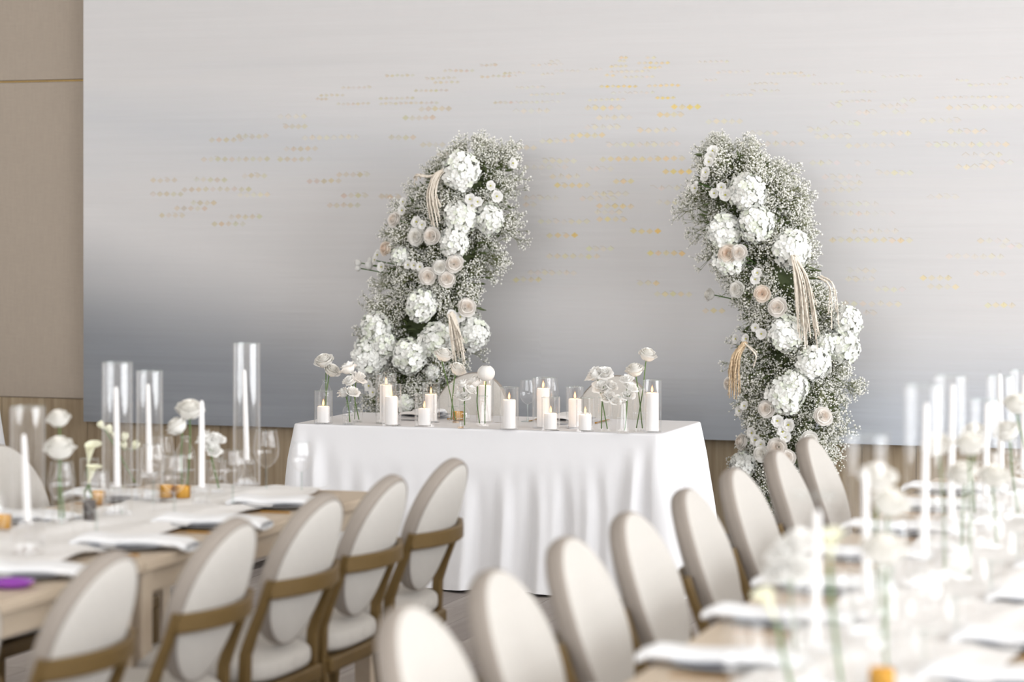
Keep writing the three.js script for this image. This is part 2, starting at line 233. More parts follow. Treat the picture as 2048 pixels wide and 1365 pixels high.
function paintCanvas(xa, xb) {
  const w = 2048, h = 1024, cv = document.createElement('canvas'); cv.width = w; cv.height = h;
  const g = cv.getContext('2d'), img = g.createImageData(w, h), stops = (t, s) => { for (let i = 1; i < s.length; i++) if (t <= s[i][0]) { const k = clamp((t - s[i - 1][0]) / (s[i][0] - s[i - 1][0]), 0, 1); return s[i - 1].slice(1).map((c, j) => lerp(c, s[i][j + 1], k)); } return s[s.length - 1].slice(1); };
  const enc = (c) => 255 * (c <= 0.0031308 ? 12.92 * c : 1.055 * Math.pow(c, 1 / 2.4) - 0.055);
  for (let j = 0; j < h; j++) for (let i = 0; i < w; i++) {
    const X = lerp(xa, xb, i / w), Y = lerp(PAINT.y1, PAINT.y0, j / h);
    const brush = fbm(X * 1.1 + 40, Y * 46, 4) - 0.47, broad = fbm(X * 0.5 + 9, Y * 4 + 3, 3) - 0.45;
    const horizon = stops(X, [[-7.2, 1.76], [-6.2, 1.55], [-5.4, 1.3], [-4.5, 1.17], [-2.2, 1.2], [2, 1.3]])[0] + 0.16 * broad;
    const deep = Math.pow(smooth(0, 0.85, horizon - Y + 0.1 * brush + 0.05), 0.75), sea = stops(X, [[-7.2, 0.235, 0.247, 0.268], [-4.6, 0.35, 0.372, 0.41], [-2.2, 0.47, 0.505, 0.56], [2, 0.5, 0.54, 0.6]]);
    const veil = 0.55 * smooth(0.26, 0.0, Math.abs(Y - 2.36 + 0.09 * (X + 7) - 0.5 * broad)) * smooth(-4.2, -6.8, X) + 0.3 * smooth(0.4, 0, Math.abs(Y - 2.2 + broad)) ;
    const sky = [0.66 - 0.09 * veil, 0.645 - 0.065 * veil, 0.645 - 0.04 * veil], m = 1 + (0.05 + 0.16 * deep) * brush + 0.05 * broad;
    const o = (j * w + i) * 4; for (let c = 0; c < 3; c++) img.data[o + c] = enc(clamp(lerp(sky[c], sea[c], deep) * m, 0, 1)); img.data[o + 3] = 255;
  }
  g.putImageData(img, 0, 0);
  const px = w / (xb - xa), py = h / (PAINT.y1 - PAINT.y0), tone = [[222, 213, 194, 0.55], [224, 213, 182, 0.62], [226, 209, 160, 0.72], [232, 204, 138, 0.8], [236, 200, 112, 0.88]];
  const s0 = seed; seed = 77;
  for (const [a, b, y, t] of CHAINS) {
    const fine = y > 2.42 ? 0.7 : 1, pitch = 0.0455 * (y > 2.42 ? 0.68 : 1), n = Math.max(2, Math.round((b - a) / pitch));
    for (let k = 0; k < n; k++) {
      const x = a + (k + 0.5) * (b - a) / n, cx = (x - xa) * px, cy = (PAINT.y1 - y - rr(-0.002, 0.002)) * py, hw = 0.021 * fine * px, hh = 0.016 * fine * (y > 2.42 ? 0.75 : 1) * py, r = t === 0 && x < -4.4 ? [202, 188, 160, 0.75] : tone[t], al = r[3] * rr(0.35, 1);
      g.beginPath(); g.moveTo(cx - hw, cy); g.lineTo(cx, cy - hh); g.lineTo(cx + hw, cy); g.lineTo(cx, cy + hh); g.closePath();
      g.fillStyle = `rgba(${r[0] + rr(-8, 8)},${r[1] + rr(-8, 8)},${r[2] + rr(-14, 14)},${al})`; g.fill();
      g.strokeStyle = `rgba(168,148,116,${rr(0.15, 0.6)})`; g.lineWidth = 0.9; g.beginPath(); g.moveTo(cx - hw * (rnd() < 0.4 ? 1 : 0.05), cy - (rnd() < 0.4 ? 0 : hh)); g.lineTo(cx, cy - hh); g.lineTo(cx + hw, cy); g.stroke();
    }
  }
  seed = s0;
  const t = new THREE.CanvasTexture(cv); t.colorSpace = THREE.SRGBColorSpace; t.anisotropy = 8; return t;
}
{
  const brushBump = texture(512, 512, (u, v) => gray(255 * fbm(u * 8, v * 120, 4)), false, [2, 1]);
  const art = thing('painting', 'wall-wide abstract painting of pale sky over slate blue sea with rows of gold leaf', 'painting', [0, 0, 0]);
  for (const [xa, xb] of [[-7.18, -1.3], [-1.295, 4.6]]) {
    const w = xb - xa, h = PAINT.y1 - PAINT.y0, cx = (xa + xb) / 2, cy = (PAINT.y0 + PAINT.y1) / 2;
    const front = new THREE.PlaneGeometry(w, h).translate(cx, cy, PAINT.z);
    part('canvas', front, new THREE.MeshStandardMaterial({ map: paintCanvas(xa, xb), bumpMap: brushBump, bumpScale: 0.0015, roughness: 0.62 }), art);
    part('stretcher', box(w, h, 0.06, cx, cy, PAINT.z - 0.0305), std(0xc9c5c0, 0.8), art);
  }
}

// ---------------------------------------------------------------- chairs
function ribbon(pts, thick, tall) {       // a flat bar on edge along points at one height
  const pos = [], idx = [], uv = [], n = pts.length;
  pts.forEach((p, i) => {
    const a = pts[Math.max(0, i - 1)], b = pts[Math.min(n - 1, i + 1)], tx = b[0] - a[0], tz = b[2] - a[2], l = Math.hypot(tx, tz), nx = -tz / l, nz = tx / l, d = thick / 2, h = tall / 2, k = Math.min(d, h) * 0.5;
    [[-d, -h + k], [-d + k, -h], [d - k, -h], [d, -h + k], [d, h - k], [d - k, h], [-d + k, h], [-d, h - k]].forEach(([o, y], j) => { pos.push(p[0] + nx * o, p[1] + y, p[2] + nz * o); uv.push(j * 0.02, i * 0.05); });
  });
  for (let i = 0; i < n - 1; i++) for (let j = 0; j < 8; j++) { const a = i * 8 + j, b = i * 8 + (j + 1) % 8; idx.push(a, b + 8, b, a, a + 8, b + 8); }
  for (let j = 1; j < 7; j++) { const e = (n - 1) * 8; idx.push(0, j, j + 1, e, e + j + 1, e + j); }
  const g = new THREE.BufferGeometry(); g.setAttribute('position', new THREE.Float32BufferAttribute(pos, 3)); g.setAttribute('uv', new THREE.Float32BufferAttribute(uv, 2)); g.setIndex(idx);
  const f = g.toNonIndexed(); f.computeVertexNormals(); return f;
}
const sgnPow = (v, e) => Math.sign(v) * Math.pow(Math.abs(v), e);
function makeChair(label, group) {
  const c = thing('dining_chair', label, 'chair', [0, 0, 0], 0, group), A = 0.238, B = 0.210, T = 0.039, tilt = -18.5 * Math.PI / 180, cy = 0.7225, cz = -0.255;
  const lean = (x, y, z) => { z += 0.45 * x * x; return [x, cy + y * Math.cos(tilt) - z * Math.sin(tilt), cz + y * Math.sin(tilt) + z * Math.cos(tilt)]; };
  const pad = (a, b, n) => sheet(56, n, (u, v) => { const p = u * 2 * Math.PI, q = lerp(a, b, v) * Math.PI, r = Math.pow(Math.sin(q), 0.58), z = T * sgnPow(Math.cos(q), 0.55); return lean(B * r * Math.cos(p), A * r * Math.sin(p), z); },
    (u, v) => { const p = u * 2 * Math.PI, r = Math.pow(Math.sin(lerp(a, b, v) * Math.PI), 0.5); return [3 * r * Math.cos(p), 3 * r * Math.sin(p) * 1.1]; });
  part('backrest', merge([pad(0, 0.37, 12), pad(0.63, 1, 12)]), M.upholstery, c); part('shaded_side_band', pad(0.37, 0.63, 10), M.shadedBand, c);
  for (const s of [-1]) part('piping', tube(Array.from({ length: 41 }, (_, i) => { const p = i / 40 * 2 * Math.PI; return lean(B * 0.957 * Math.cos(p), A * 0.957 * Math.sin(p), s * T * 0.61); }), 0.0026, 72, 5), M.shadedBand, c);
  part('seat', sheet(48, 18, (u, v) => { const p = u * 2 * Math.PI, q = v * Math.PI, r = Math.pow(Math.sin(q), 0.45), fx = sgnPow(Math.cos(p), 0.55), fz = sgnPow(Math.sin(p), 0.55), back = fz < 0 ? 0.93 : 1; return [0.252 * r * fx * back, 0.44 + 0.047 * sgnPow(Math.cos(q), 0.6) + 0.008 * (1 - r), 0.01 + 0.235 * r * fz]; },
    (u, v) => { const p = u * 2 * Math.PI, r = Math.sin(v * Math.PI); return [3 * r * Math.cos(p), 3 * r * Math.sin(p)]; }), M.upholstery, c);
  part('seat_frame', rbox(0.47, 0.05, 0.44, 0.012, 0, 0.375, 0.005), M.chairWood, c);
  part('back_rail', ribbon(Array.from({ length: 17 }, (_, i) => { const t = -1 + i / 8; return [0.237 * t, 0.69, -0.255 - 0.066 * (1 - t * t)]; }), 0.02, 0.052), M.chairWood, c);
  for (const s of [-1, 1]) {
    const x = s * 0.233;
    part('leg', bar([[x * 1.02, 0, -0.25], [x, 0.2, -0.2], [x, 0.4, -0.176], [x, 0.5, -0.18], [x, 0.57, -0.205], [x, 0.64, -0.234], [x, 0.717, -0.26]], [0.026, 0.03, 0.032, 0.032, 0.03, 0.028, 0.026], [0.022, 0.027, 0.034, 0.033, 0.029, 0.026, 0.023]), M.chairWood, c);
    part('leg', bar([[s * 0.215, 0.36, 0.2], [s * 0.217, 0.2, 0.205], [s * 0.22, 0, 0.215]], [0.04, 0.034, 0.024], [0.04, 0.034, 0.024]), M.chairWood, c);
  }
  return c;
}
const LEFT_CHAIRS = 'oval chairs along the near side of the left banquet table', RIGHT_CHAIRS = 'oval chairs along the near side of the right banquet table';
const FACE_LEFT = -Math.PI / 2, FACE_RIGHT = Math.PI / 2;
const firstChair = makeChair('brown railed oval chair nearest the couple\'s white table in the left row', LEFT_CHAIRS);
firstChair.position.set(-3.115, 0, -7.74); firstChair.rotation.y = FACE_LEFT;
[[-7.17, 'brown railed oval chair second from the couple\'s white table in the left row'], [-6.63, 'middle chair of the left row, its curved wood rail across an oval cream back'],
  [-6.0, 'brown railed oval chair second nearest the viewer in the left row'], [-5.29, 'nearest chair of the left row, cream oval back in the lower left corner'],
  [-4.6, 'brown railed oval chair at the near end of the left row, cut by the edge']].forEach(([z, l]) => copy(firstChair, l, LEFT_CHAIRS, [-3.115 + rr(-0.01, 0.01), 0, z], FACE_LEFT + rr(-0.03, 0.03)));
[[-8.92, 'farthest chair of the right row, cream oval pad in front of the right flower column'], [-8.39, 'cream oval chair second farthest in the right row, its top overlapping blush roses'], [-7.72, 'cream oval chair third farthest in the right row, just beyond the white table cloth'],
  [-7.09, 'cream oval chair fourth from the far end of the right row, before the cloth corner'], [-6.45, 'cream oval chair fifth from the far end of the right row'], [-5.89, 'cream oval chair third nearest the viewer in the right row'],
  [-5.28, 'cream oval chair second nearest the viewer in the right row'], [-4.73, 'nearest chair of the right row, blurred cream oval pad at the bottom edge']].forEach(([z, l]) => copy(firstChair, l, RIGHT_CHAIRS, [-1.5 + rr(-0.008, 0.008), 0, z], FACE_RIGHT + rr(-0.03, 0.03)));
[[-7.7, 'cream oval chair across the left table, seen through a tall glass cylinder'], [-7.05, 'cream oval chair across the left table, cut by the left picture edge']].forEach(([z, l]) => copy(firstChair, l, 'chairs on the far side of the left banquet table', [-4.22, 0, z], FACE_RIGHT));
copy(firstChair, 'taupe oval chair behind the couple\'s table beside the left flower column', 'chairs of the couple', [-4.29, 0, -11.93], 0);
copy(firstChair, 'taupe oval chair behind the couple\'s table below two tall roses', 'chairs of the couple', [-3.5, 0, -11.93], 0);

// ---------------------------------------------------------------- the couple's table with its floor-length cloth
const ST = { x: -3.81, z: -11.205, hx: 0.93, hz: 0.385, top: 0.775 };
{
  const t = thing('couple_table', 'table of the couple hidden under the floor-length white cloth', 'table', [ST.x, 0, ST.z]);
  part('tabletop', rbox(1.82, 0.03, 0.72, 0.01, 0, 0.752, 0), M.oak, t);
  for (const sx of [-1, 1]) for (const sz of [-1, 1]) part('leg', new THREE.CylinderGeometry(0.018, 0.018, 0.737, 12).translate(sx * 0.8, 0.3685, sz * 0.28), M.brass, t);
  const per = [], rc = 0.035, add = (x, z, nx, nz, corner) => per.push([x, z, nx, nz, corner]), straight = (x0, z0, x1, z1, nx, nz, n) => { for (let i = 0; i < n; i++) { const k = i / n, l = Math.hypot(x1 - x0, z1 - z0); add(lerp(x0, x1, k), lerp(z0, z1, k), nx, nz, Math.min(k * l, (1 - k) * l)); } }, arc = (cx, cz, a) => { for (let i = 0; i < 10; i++) { const p = a + i / 10 * Math.PI / 2; add(cx + rc * Math.cos(p), cz + rc * Math.sin(p), Math.cos(p), Math.sin(p), 0); } };
  const X = ST.hx, Z = ST.hz;
  straight(X, -Z + rc, X, Z - rc, 1, 0, 90); arc(X - rc, Z - rc, 0); straight(X - rc, Z, -X + rc, Z, 0, 1, 230); arc(-X + rc, Z - rc, Math.PI / 2); straight(-X, Z - rc, -X, -Z + rc, -1, 0, 90); arc(-X + rc, -Z + rc, Math.PI); straight(-X + rc, -Z, X - rc, -Z, 0, -1, 160); arc(X - rc, -Z + rc, 1.5 * Math.PI);
  const n = per.length; let arcLen = [0]; for (let i = 1; i <= n; i++) { const a = per[i - 1], b = per[i % n]; arcLen.push(arcLen[i - 1] + Math.hypot(a[0] - b[0], a[1] - b[1])); }
  const TOP = 14, EDGE = 4, SK = 70, rows = TOP + EDGE + SK;
  const cloth = sheet(n, rows, (u, v) => {
    const i = Math.round(u * n) % n, [px, pz, nx, nz, dc] = per[i], s = arcLen[i], j = Math.round(v * rows);
    if (j <= TOP) { const k = 0.02 + 0.98 * j / TOP - (j === TOP ? 0.012 : 0); return [px * k, ST.top + 0.0012 * (fbm(px * k * 6 + 3, pz * k * 6, 3) - 0.5), pz * k]; }
    if (j <= TOP + EDGE) { const a = (j - TOP) / EDGE * Math.PI / 2; return [px - nx * 0.011 * (1 - Math.sin(a)), ST.top - 0.012 * (1 - Math.cos(a)), pz - nz * 0.011 * (1 - Math.sin(a))]; }
    const t = (j - TOP - EDGE) / SK, y = lerp(ST.top - 0.012, 0.012, t);
    const a1 = smooth(0.1, 0.5, t - 0.12 * noise(s * 3, 3)), freq = 7.4 + 1.8 * noise(s * 0.9, 7), w = noise(s * 1.3, 1);
    const near = clamp(dc / 0.5, 0, 1), phase = s * freq * 2 * Math.PI * 0.62 + 3 * noise(s * 1.7, 11) + 0.9 * noise(s * 2, t * 2);
    let o = a1 * (0.007 + 0.016 * t) * (0.35 + 0.9 * w) * Math.sin(phase) + a1 * 0.006 * Math.sin(phase * 2.3 + 1.3);
    o += 0.022 * t + 0.012 * smooth(0, 0.25, t);
    o += 0.055 * Math.pow(t, 0.75) * Math.exp(-(dc * dc) / (0.03 * 0.03)) + 0.03 * smooth(0.02, 0.35, t) * Math.exp(-((dc - 0.095) ** 2) / (0.028 * 0.028)) - 0.012 * smooth(0.03, 0.35, t) * (Math.exp(-((dc - 0.045) ** 2) / (0.02 * 0.02)) + Math.exp(-((dc - 0.155) ** 2) / (0.03 * 0.03))) + 0.016 * smooth(0.1, 0.5, t) * Math.exp(-((dc - 0.23) ** 2) / (0.04 * 0.04));
    o += 0.0025 * (fbm(s * 9, t * 9, 3) - 0.5) * (1 - 0.5 * t) + 0.02 * smooth(0.9, 1, t) * (noise(s * 5, 2) - 0.4) * near;
    return [px + nx * o, y + 0.004 * smooth(0.97, 1, t) * Math.sin(s * 20), pz + nz * o];
  }, (u, v) => [u * 5.2, v * 1.6]);
  const c = tag(part('tablecloth', cloth, M.cloth, scene, [ST.x, 0, ST.z]), 'plain white floor-length cloth draped in soft folds over the couple\'s table', 'tablecloth');
}
{
  // another white-clothed table, of which only the cloth's corner shows at the left edge of the picture
  const t = thing('side_table', 'round table under white cloth at the left edge beside the wall panels', 'table', [-7.62, 0, -11.6]);
  part('tabletop', new THREE.CylinderGeometry(0.66, 0.66, 0.03, 48).translate(0, 0.755, 0), M.oak, t); part('leg', new THREE.CylinderGeometry(0.05, 0.2, 0.74, 20).translate(0, 0.37, 0), M.chairWood, t);
  const g = sheet(160, 40, (u, v) => { const p = u * 2 * Math.PI; if (v < 0.3) { const k = v / 0.3; return [0.68 * k * Math.cos(p), 0.778, 0.68 * k * Math.sin(p)]; } const q = (v - 0.3) / 0.7, r = 0.685 + 0.10 * Math.pow(q, 0.8) + 0.035 * q * Math.sin(p * 11 + 1.3 * Math.sin(p * 3)); return [r * Math.cos(p), 0.776 - 0.762 * q, r * Math.sin(p)]; }, (u, v) => [u * 4, v * 2]);
  tag(part('tablecloth', g, M.cloth, scene, [-7.62, 0, -11.6]), 'white cloth corner of a second table cut by the left edge', 'tablecloth');
}

// ---------------------------------------------------------------- the two long banquet tables
const LT = { x0: -4.21, x1: -3.26, top: 0.76 }, RT = { x0: -1.42, x1: -0.47, top: 0.76 };
function banquetTable(x0, x1, z0, z1, label, group) {
  const w = x1 - x0, l = z1 - z0, t = thing('banquet_table', label, 'table', [(x0 + x1) / 2, 0, (z0 + z1) / 2], 0, group);
  const uvFix = (g) => { const p = g.attributes.position, u = g.attributes.uv; for (let i = 0; i < p.count; i++) u.setXY(i, p.getZ(i) * 0.7, (p.getX(i) + p.getY(i)) * 0.7); return g; };
  part('tabletop', uvFix(rbox(w, 0.035, l, 0.008, 0, 0.7425, 0)), M.oak, t);
  for (const s of [-1, 1]) { part('apron', uvFix(rbox(0.025, 0.075, l - 0.12, 0.004, s * (w / 2 - 0.05), 0.688, 0)), M.oakEdge, t); part('apron', uvFix(rbox(w - 0.12, 0.075, 0.025, 0.004, 0, 0.688, s * (l / 2 - 0.05))), M.oakEdge, t); }
  for (const s of [-1, 1]) for (const q of [-1, 1]) part('leg', uvFix(rbox(0.065, 0.726, 0.065, 0.008, s * (w / 2 - 0.055), 0.363, q * (l / 2 - 0.06))), M.oakEdge, t);
}
banquetTable(LT.x0, LT.x1, -8.3, -6.38, 'pale oak banquet table at the far end of the left row', 'left banquet tables');
banquetTable(LT.x0, LT.x1, -6.37, -4.45, 'pale oak banquet table nearest the viewer in the left row', 'left banquet tables');
banquetTable(RT.x0, RT.x1, -9.45, -7.7, 'pale oak banquet table at the far end of the right row', 'right banquet tables');
banquetTable(RT.x0, RT.x1, -7.69, -5.94, 'pale oak banquet table in the middle of the right row', 'right banquet tables');
banquetTable(RT.x0, RT.x1, -5.93, -4.18, 'pale oak banquet table nearest the viewer in the right row', 'right banquet tables');
function runner(x, z0, z1, y, label) {
  const l = z1 - z0;
  const g = sheet(26, 160, (u, v) => { const z = z0 + v * l, w = 0.245 + 0.03 * noise(z * 3, 5), e = u * 2 - 1; return [x + e * w + 0.04 * (noise(z * 2.2, 9) - 0.5), y + 0.004 + 0.016 * fbm(u * 5 + z * 2.5, z * 5.5, 3) + 0.014 * Math.max(0, Math.sin(e * 7 + z * 4 + 3 * noise(z * 2, 3))) * noise(z * 6, u * 3), z]; }, (u, v) => [u * 0.7, v * l * 2]);
  tag(part('table_runner', g, M.gauze, scene), label, 'runner');
}
runner(-3.72, -8.25, -4.5, 0.76, 'crumpled off-white gauze runner along the left banquet table');
runner(-0.93, -9.4, -4.25, 0.76, 'crumpled off-white gauze runner along the right banquet table');

// ---------------------------------------------------------------- flowers: shapes shared by every bloom
function mergeColored(list) { const ks = list.map((g) => (g.index ? g.toNonIndexed() : g)); return mergeGeometries(ks); }
function tint(g, r, gr, b) { const n = g.attributes.position.count, a = new Float32Array(n * 3); for (let i = 0; i < n; i++) { a[i * 3] = r; a[i * 3 + 1] = gr; a[i * 3 + 2] = b; } g.setAttribute('color', new THREE.BufferAttribute(a, 3)); return g; }
// one petal wrapped round the y axis: from the base outwards to radius `open` and height `tall`
function petal(phi, spread, open, tall, curl, nu = 6, nv = 6, wave = 0.05, seedShift = 0) {
  return sheet(nu, nv, (u, v) => {
    const e = u * 2 - 1, w = spread * (0.45 + 0.55 * Math.sin(Math.PI * Math.min(0.62, v * 0.62 + 0.12)) ), top = 1 - 0.16 * e * e * v, vv = v * top;
    let r = 0.1 + (open - 0.1) * Math.pow(vv, 0.75), y = tall * Math.pow(vv, 1.15);
    const c = smooth(0.72, 1, v); r += curl * c * c + wave * v * Math.sin(e * 4 + seedShift); y -= curl * 0.9 * c * c * Math.abs(e * 0.5 + 0.6); r *= 1 - 0.07 * e * e;
    const p = phi + e * w; return [r * Math.cos(p), y, r * Math.sin(p)];
  });
}
// a cupped petal that starts at (r0, y0) and leans out to radius `open` at height `tall`, its lip rolling back
function cup(phi, spread, r0, y0, open, tall, curl, wave, sh, n = 6) {
  return sheet(n, n, (u, v) => {
    const e = u * 2 - 1, w = spread * Math.min(1, 0.5 + 0.75 * v), vv = v * (1 - 0.13 * e * e * v), c = smooth(0.62, 1, v);
    const r = (lerp(r0, open, Math.pow(vv, 0.42)) + curl * c * c * (1 - 0.3 * e * e) + wave * c * Math.sin(e * 5 + sh)) * (1 - 0.05 * e * e), y = lerp(y0, tall, vv) - 0.9 * curl * c * c + 0.6 * wave * c * Math.cos(e * 4 + sh), p = phi + e * w;
    return [r * Math.cos(p), y, r * Math.sin(p)];
  });
}
function roseGeometry(blush, s) {
  const old = seed; seed = s; const list = [], layers = [[2, 0.10, 1.28, 0.0, 1.7], [3, 0.20, 1.3, 0.01, 1.3], [3, 0.31, 1.3, 0.02, 1.25], [4, 0.43, 1.26, 0.03, 1.0], [4, 0.56, 1.2, 0.05, 0.95], [5, 0.70, 1.1, 0.08, 0.85], [5, 0.88, 0.97, 0.09, 0.8], [5, 0.97, 0.76, 0.12, 0.8]];
  const heart = [[0.95, 0.92, 0.86], [0.95, 0.86, 0.77], [0.95, 0.79, 0.66]][blush], rim = [[0.93, 0.915, 0.88], [0.93, 0.90, 0.86], [0.93, 0.85, 0.76]][blush];
  layers.forEach(([n, open, tall, curl, spread], k) => { const inner = k < 6, deep = Math.pow(1 - k / 7, 1.3); for (let i = 0; i < n; i++) list.push(tint(cup(i / n * 2 * Math.PI + k * 0.8 + rr(-0.2, 0.2), spread, inner ? open * 0.6 : 0.12, inner ? tall - 0.42 : -0.1, open * rr(0.94, 1.05), tall * rr(0.95, 1.04), curl * rr(0.6, 1.4), 0.025, rr(0, 6)), ...rim.map((c, j) => lerp(c, heart[j], deep)))); });
  seed = old; const g = mergeColored(list); g.translate(0, -0.5, 0); return g;
}
const RUFFLED = [7, 8, 9].map((s) => { const old = seed; seed = s; const l = [[3, 0.2, 1.05, 0.04, 1.2], [4, 0.42, 1.08, 0.08, 1.0], [5, 0.66, 0.98, 0.14, 0.85], [5, 0.86, 0.72, 0.22, 0.85]].flatMap(([n, o, t, c, sp], k) => Array.from({ length: n }, (_, i) => cup(i / n * 6.283 + k * 0.7 + rr(-0.2, 0.2), sp, k < 2 ? o * 0.5 : 0.1, k < 2 ? t - 0.5 : -0.15, o * rr(0.9, 1.1), t * rr(0.85, 1.1), c * rr(0.5, 1.4), 0.09, rr(0, 6)))); const g = merge(l); g.translate(0, -0.4, 0); seed = old; return g; });
const ROSES = [0, 1, 2].map((b) => [11, 23].map((s) => roseGeometry(b, s + b)));
function hydrangeaGeometry(s, green) {
  const old = seed; seed = s; const list = [], n = 190;
  const core = new THREE.IcosahedronGeometry(0.8, 2); list.push(tint(core, 0.74, 0.76, 0.62));
  for (let i = 0; i < n; i++) {
    const y = 1 - 2 * (i + 0.5) / n, q = i * 2.39996, rad = Math.sqrt(1 - y * y), nrm = V(rad * Math.cos(q) + rr(-0.16, 0.16), y + rr(-0.16, 0.16), rad * Math.sin(q) + rr(-0.16, 0.16)).normalize();
    const m = new THREE.Matrix4().compose(nrm.clone().multiplyScalar(rr(0.86, 1.06)), new THREE.Quaternion().setFromUnitVectors(V(0, 1, 0), nrm.clone().add(V(rr(-0.4, 0.4), rr(-0.4, 0.4), rr(-0.4, 0.4))).normalize()).multiply(new THREE.Quaternion().setFromAxisAngle(V(0, 1, 0), rr(0, 6))), V(1, 1, 1).multiplyScalar(rr(0.19, 0.25)));
    const w = rr(0.90, 0.94), fl = [];
    for (let k = 0; k < 4; k++) fl.push(sheet(2, 2, (u, v) => { const e = u * 2 - 1, r = 0.08 + 0.95 * v, hw = 0.62 * Math.sin(Math.PI * (0.15 + 0.62 * v)); const p = k * Math.PI / 2; const x = r, z = e * hw, h = 0.12 + 0.22 * v * v - 0.14 * e * e; return [x * Math.cos(p) - z * Math.sin(p), h, x * Math.sin(p) + z * Math.cos(p)]; }));
    const g = mergeGeometries(fl.map((f) => f.toNonIndexed())); g.applyMatrix4(m); const t = rnd() < green ? 0.07 : 0.01; list.push(tint(g, w - t * 0.8, w - t * 0.3, w - 0.03 - t * 1.6));
  }
  seed = old; return mergeColored(list);
}
const HYDRANGEAS = [hydrangeaGeometry(5, 0.1), hydrangeaGeometry(9, 0.3), hydrangeaGeometry(14, 0.2)];
const LISIANTHUS = [3, 4].map((s) => { const old = seed; seed = s; const g = merge([0, 1, 2, 3, 4, 5].map((i) => petal(i / 6 * 2 * Math.PI, 0.75, rr(0.9, 1.05), 0.62, 0.22, 5, 4, 0.04, i)).concat([0, 1, 2].map((i) => petal(i / 3 * 2 * Math.PI + 0.4, 0.9, 0.7, 0.66, 0.06, 5, 4)))); seed = old; g.translate(0, -0.25, 0); return g; });
const EYE = new THREE.IcosahedronGeometry(0.2, 1).scale(1, 0.8, 1).translate(0, 0.12, 0);
const BUD = (() => { const g = merge([0, 1, 2, 3].map((i) => petal(i / 4 * 2 * Math.PI, 1.0, 0.85, 1.5, -0.35, 5, 6))); g.translate(0, -0.5, 0); return g; })();
const RANUNCULUS = merge([0, 1, 2, 3, 4, 5].flatMap((k) => Array.from({ length: 5 }, (_, i) => sheet(6, 8, (u, v) => { const e = u * 2 - 1, th = Math.PI * (0.96 - v * (0.86 + 0.01 * k) * (1 - 0.06 * e * e)), R = 1.0 - 0.07 * k + 0.03 * smooth(0.8, 1, v), p = i * 1.257 + k * 0.5 + e * 0.85; return [R * Math.sin(th) * Math.cos(p), 0.92 * R * Math.cos(th), R * Math.sin(th) * Math.sin(p)]; }))).concat([new THREE.SphereGeometry(0.84, 20, 14).translate(0, 0.03, 0)]));
const aim = (o, n, spin = 0) => { o.quaternion.setFromUnitVectors(V(0, 1, 0), n.clone().normalize()).multiply(new THREE.Quaternion().setFromAxisAngle(V(0, 1, 0), spin)); return o; };

// ---------------------------------------------------------------- the two flower columns behind the couple's table
// a rib: height, left edge, right edge
const L_RIBS = [[2.18,-4.55,-4.27],[2.1,-4.68,-4.22],[2.02,-4.77,-4.2],[1.88,-4.94,-4.19],[1.74,-5.01,-4.21],[1.6,-5.04,-4.23],[1.46,-5.07,-4.3],[1.32,-5.07,-4.37],[1.18,-5.12,-4.41],[1.04,-5.14,-4.44],[0.9,-5.16,-4.52],[0.75,-5.11,-4.62],[0.59,-5.07,-4.62],[0.19,-5.04,-4.62],[-0.06,-5.01,-4.65]];
const R_RIBS = [[2.21,-3.18,-3.04],[2.15,-3.2,-3.01],[2.07,-3.22,-2.74],[1.98,-3.26,-2.64],[1.88,-3.27,-2.57],[1.74,-3.25,-2.55],[1.66,-3.21,-2.55],[1.53,-3.13,-2.47],[1.39,-3.04,-2.45],[1.26,-3.02,-2.39],[1.07,-3.01,-2.35],[0.94,-3.02,-2.31],[0.81,-3.01,-2.34],[0.67,-2.95,-2.39],[0.54,-2.97,-2.42],[0.4,-2.97,-2.44],[0.27,-2.9,-2.44],[0.11,-2.85,-2.47],[0.0,-2.85,-2.47]];
// blooms: x, height, z, radius (and for roses 0 white, 1 blush, 2 peach)
const L_HYD = [[-4.458,2.038,-12.501,0.104], [-4.463,1.783,-12.515,0.091], [-4.321,1.775,-12.573,0.08], [-4.506,1.646,-12.511,0.085], [-4.693,1.297,-12.501,0.086], [-4.979,1.165,-12.549,0.092], [-5.002,1.011,-12.548,0.103], [-4.761,1.02,-12.501,0.097], [-4.607,1.107,-12.531,0.099], [-4.445,1.14,-12.655,0.086], [-4.827,1.57,-12.527,0.053], [-4.796,0.751,-12.515,0.047], [-4.642,0.926,-12.546,0.041], [-4.916,1.075,-12.518,0.072]];
const L_ROSE = [[-4.702,1.676,-12.455,0.05,0], [-4.612,1.679,-12.45,0.047,1], [-4.905,1.608,-12.515,0.042,2], [-4.636,1.459,-12.452,0.047,1], [-4.533,1.446,-12.472,0.047,1], [-4.566,1.506,-12.459,0.044,0], [-4.49,1.528,-12.475,0.049,1], [-4.447,1.287,-12.552,0.05,1], [-4.852,1.769,-12.507,0.042,1]];
const L_LIS = [[-4.21,2.081,-12.641,0.028], [-4.297,1.955,-12.519,0.025], [-4.27,1.898,-12.544,0.03], [-4.4,1.881,-12.475,0.027], [-4.362,1.868,-12.491,0.025], [-4.393,1.846,-12.481,0.022], [-4.803,1.869,-12.504,0.022], [-4.806,1.822,-12.496,0.025], [-4.706,1.758,-12.458,0.028], [-4.672,1.742,-12.453,0.022], [-4.998,1.546,-12.574,0.025], [-4.937,1.508,-12.518,0.025], [-4.756,1.521,-12.457,0.022], [-4.719,1.519,-12.452,0.022], [-4.683,1.511,-12.45,0.022], [-4.977,1.574,-12.56,0.025], [-4.519,1.247,-12.507,0.025], [-4.504,1.216,-12.523,0.025], [-4.48,1.235,-12.537,0.025], [-4.969,0.813,-12.472,0.025], [-4.998,0.848,-12.485,0.028]];
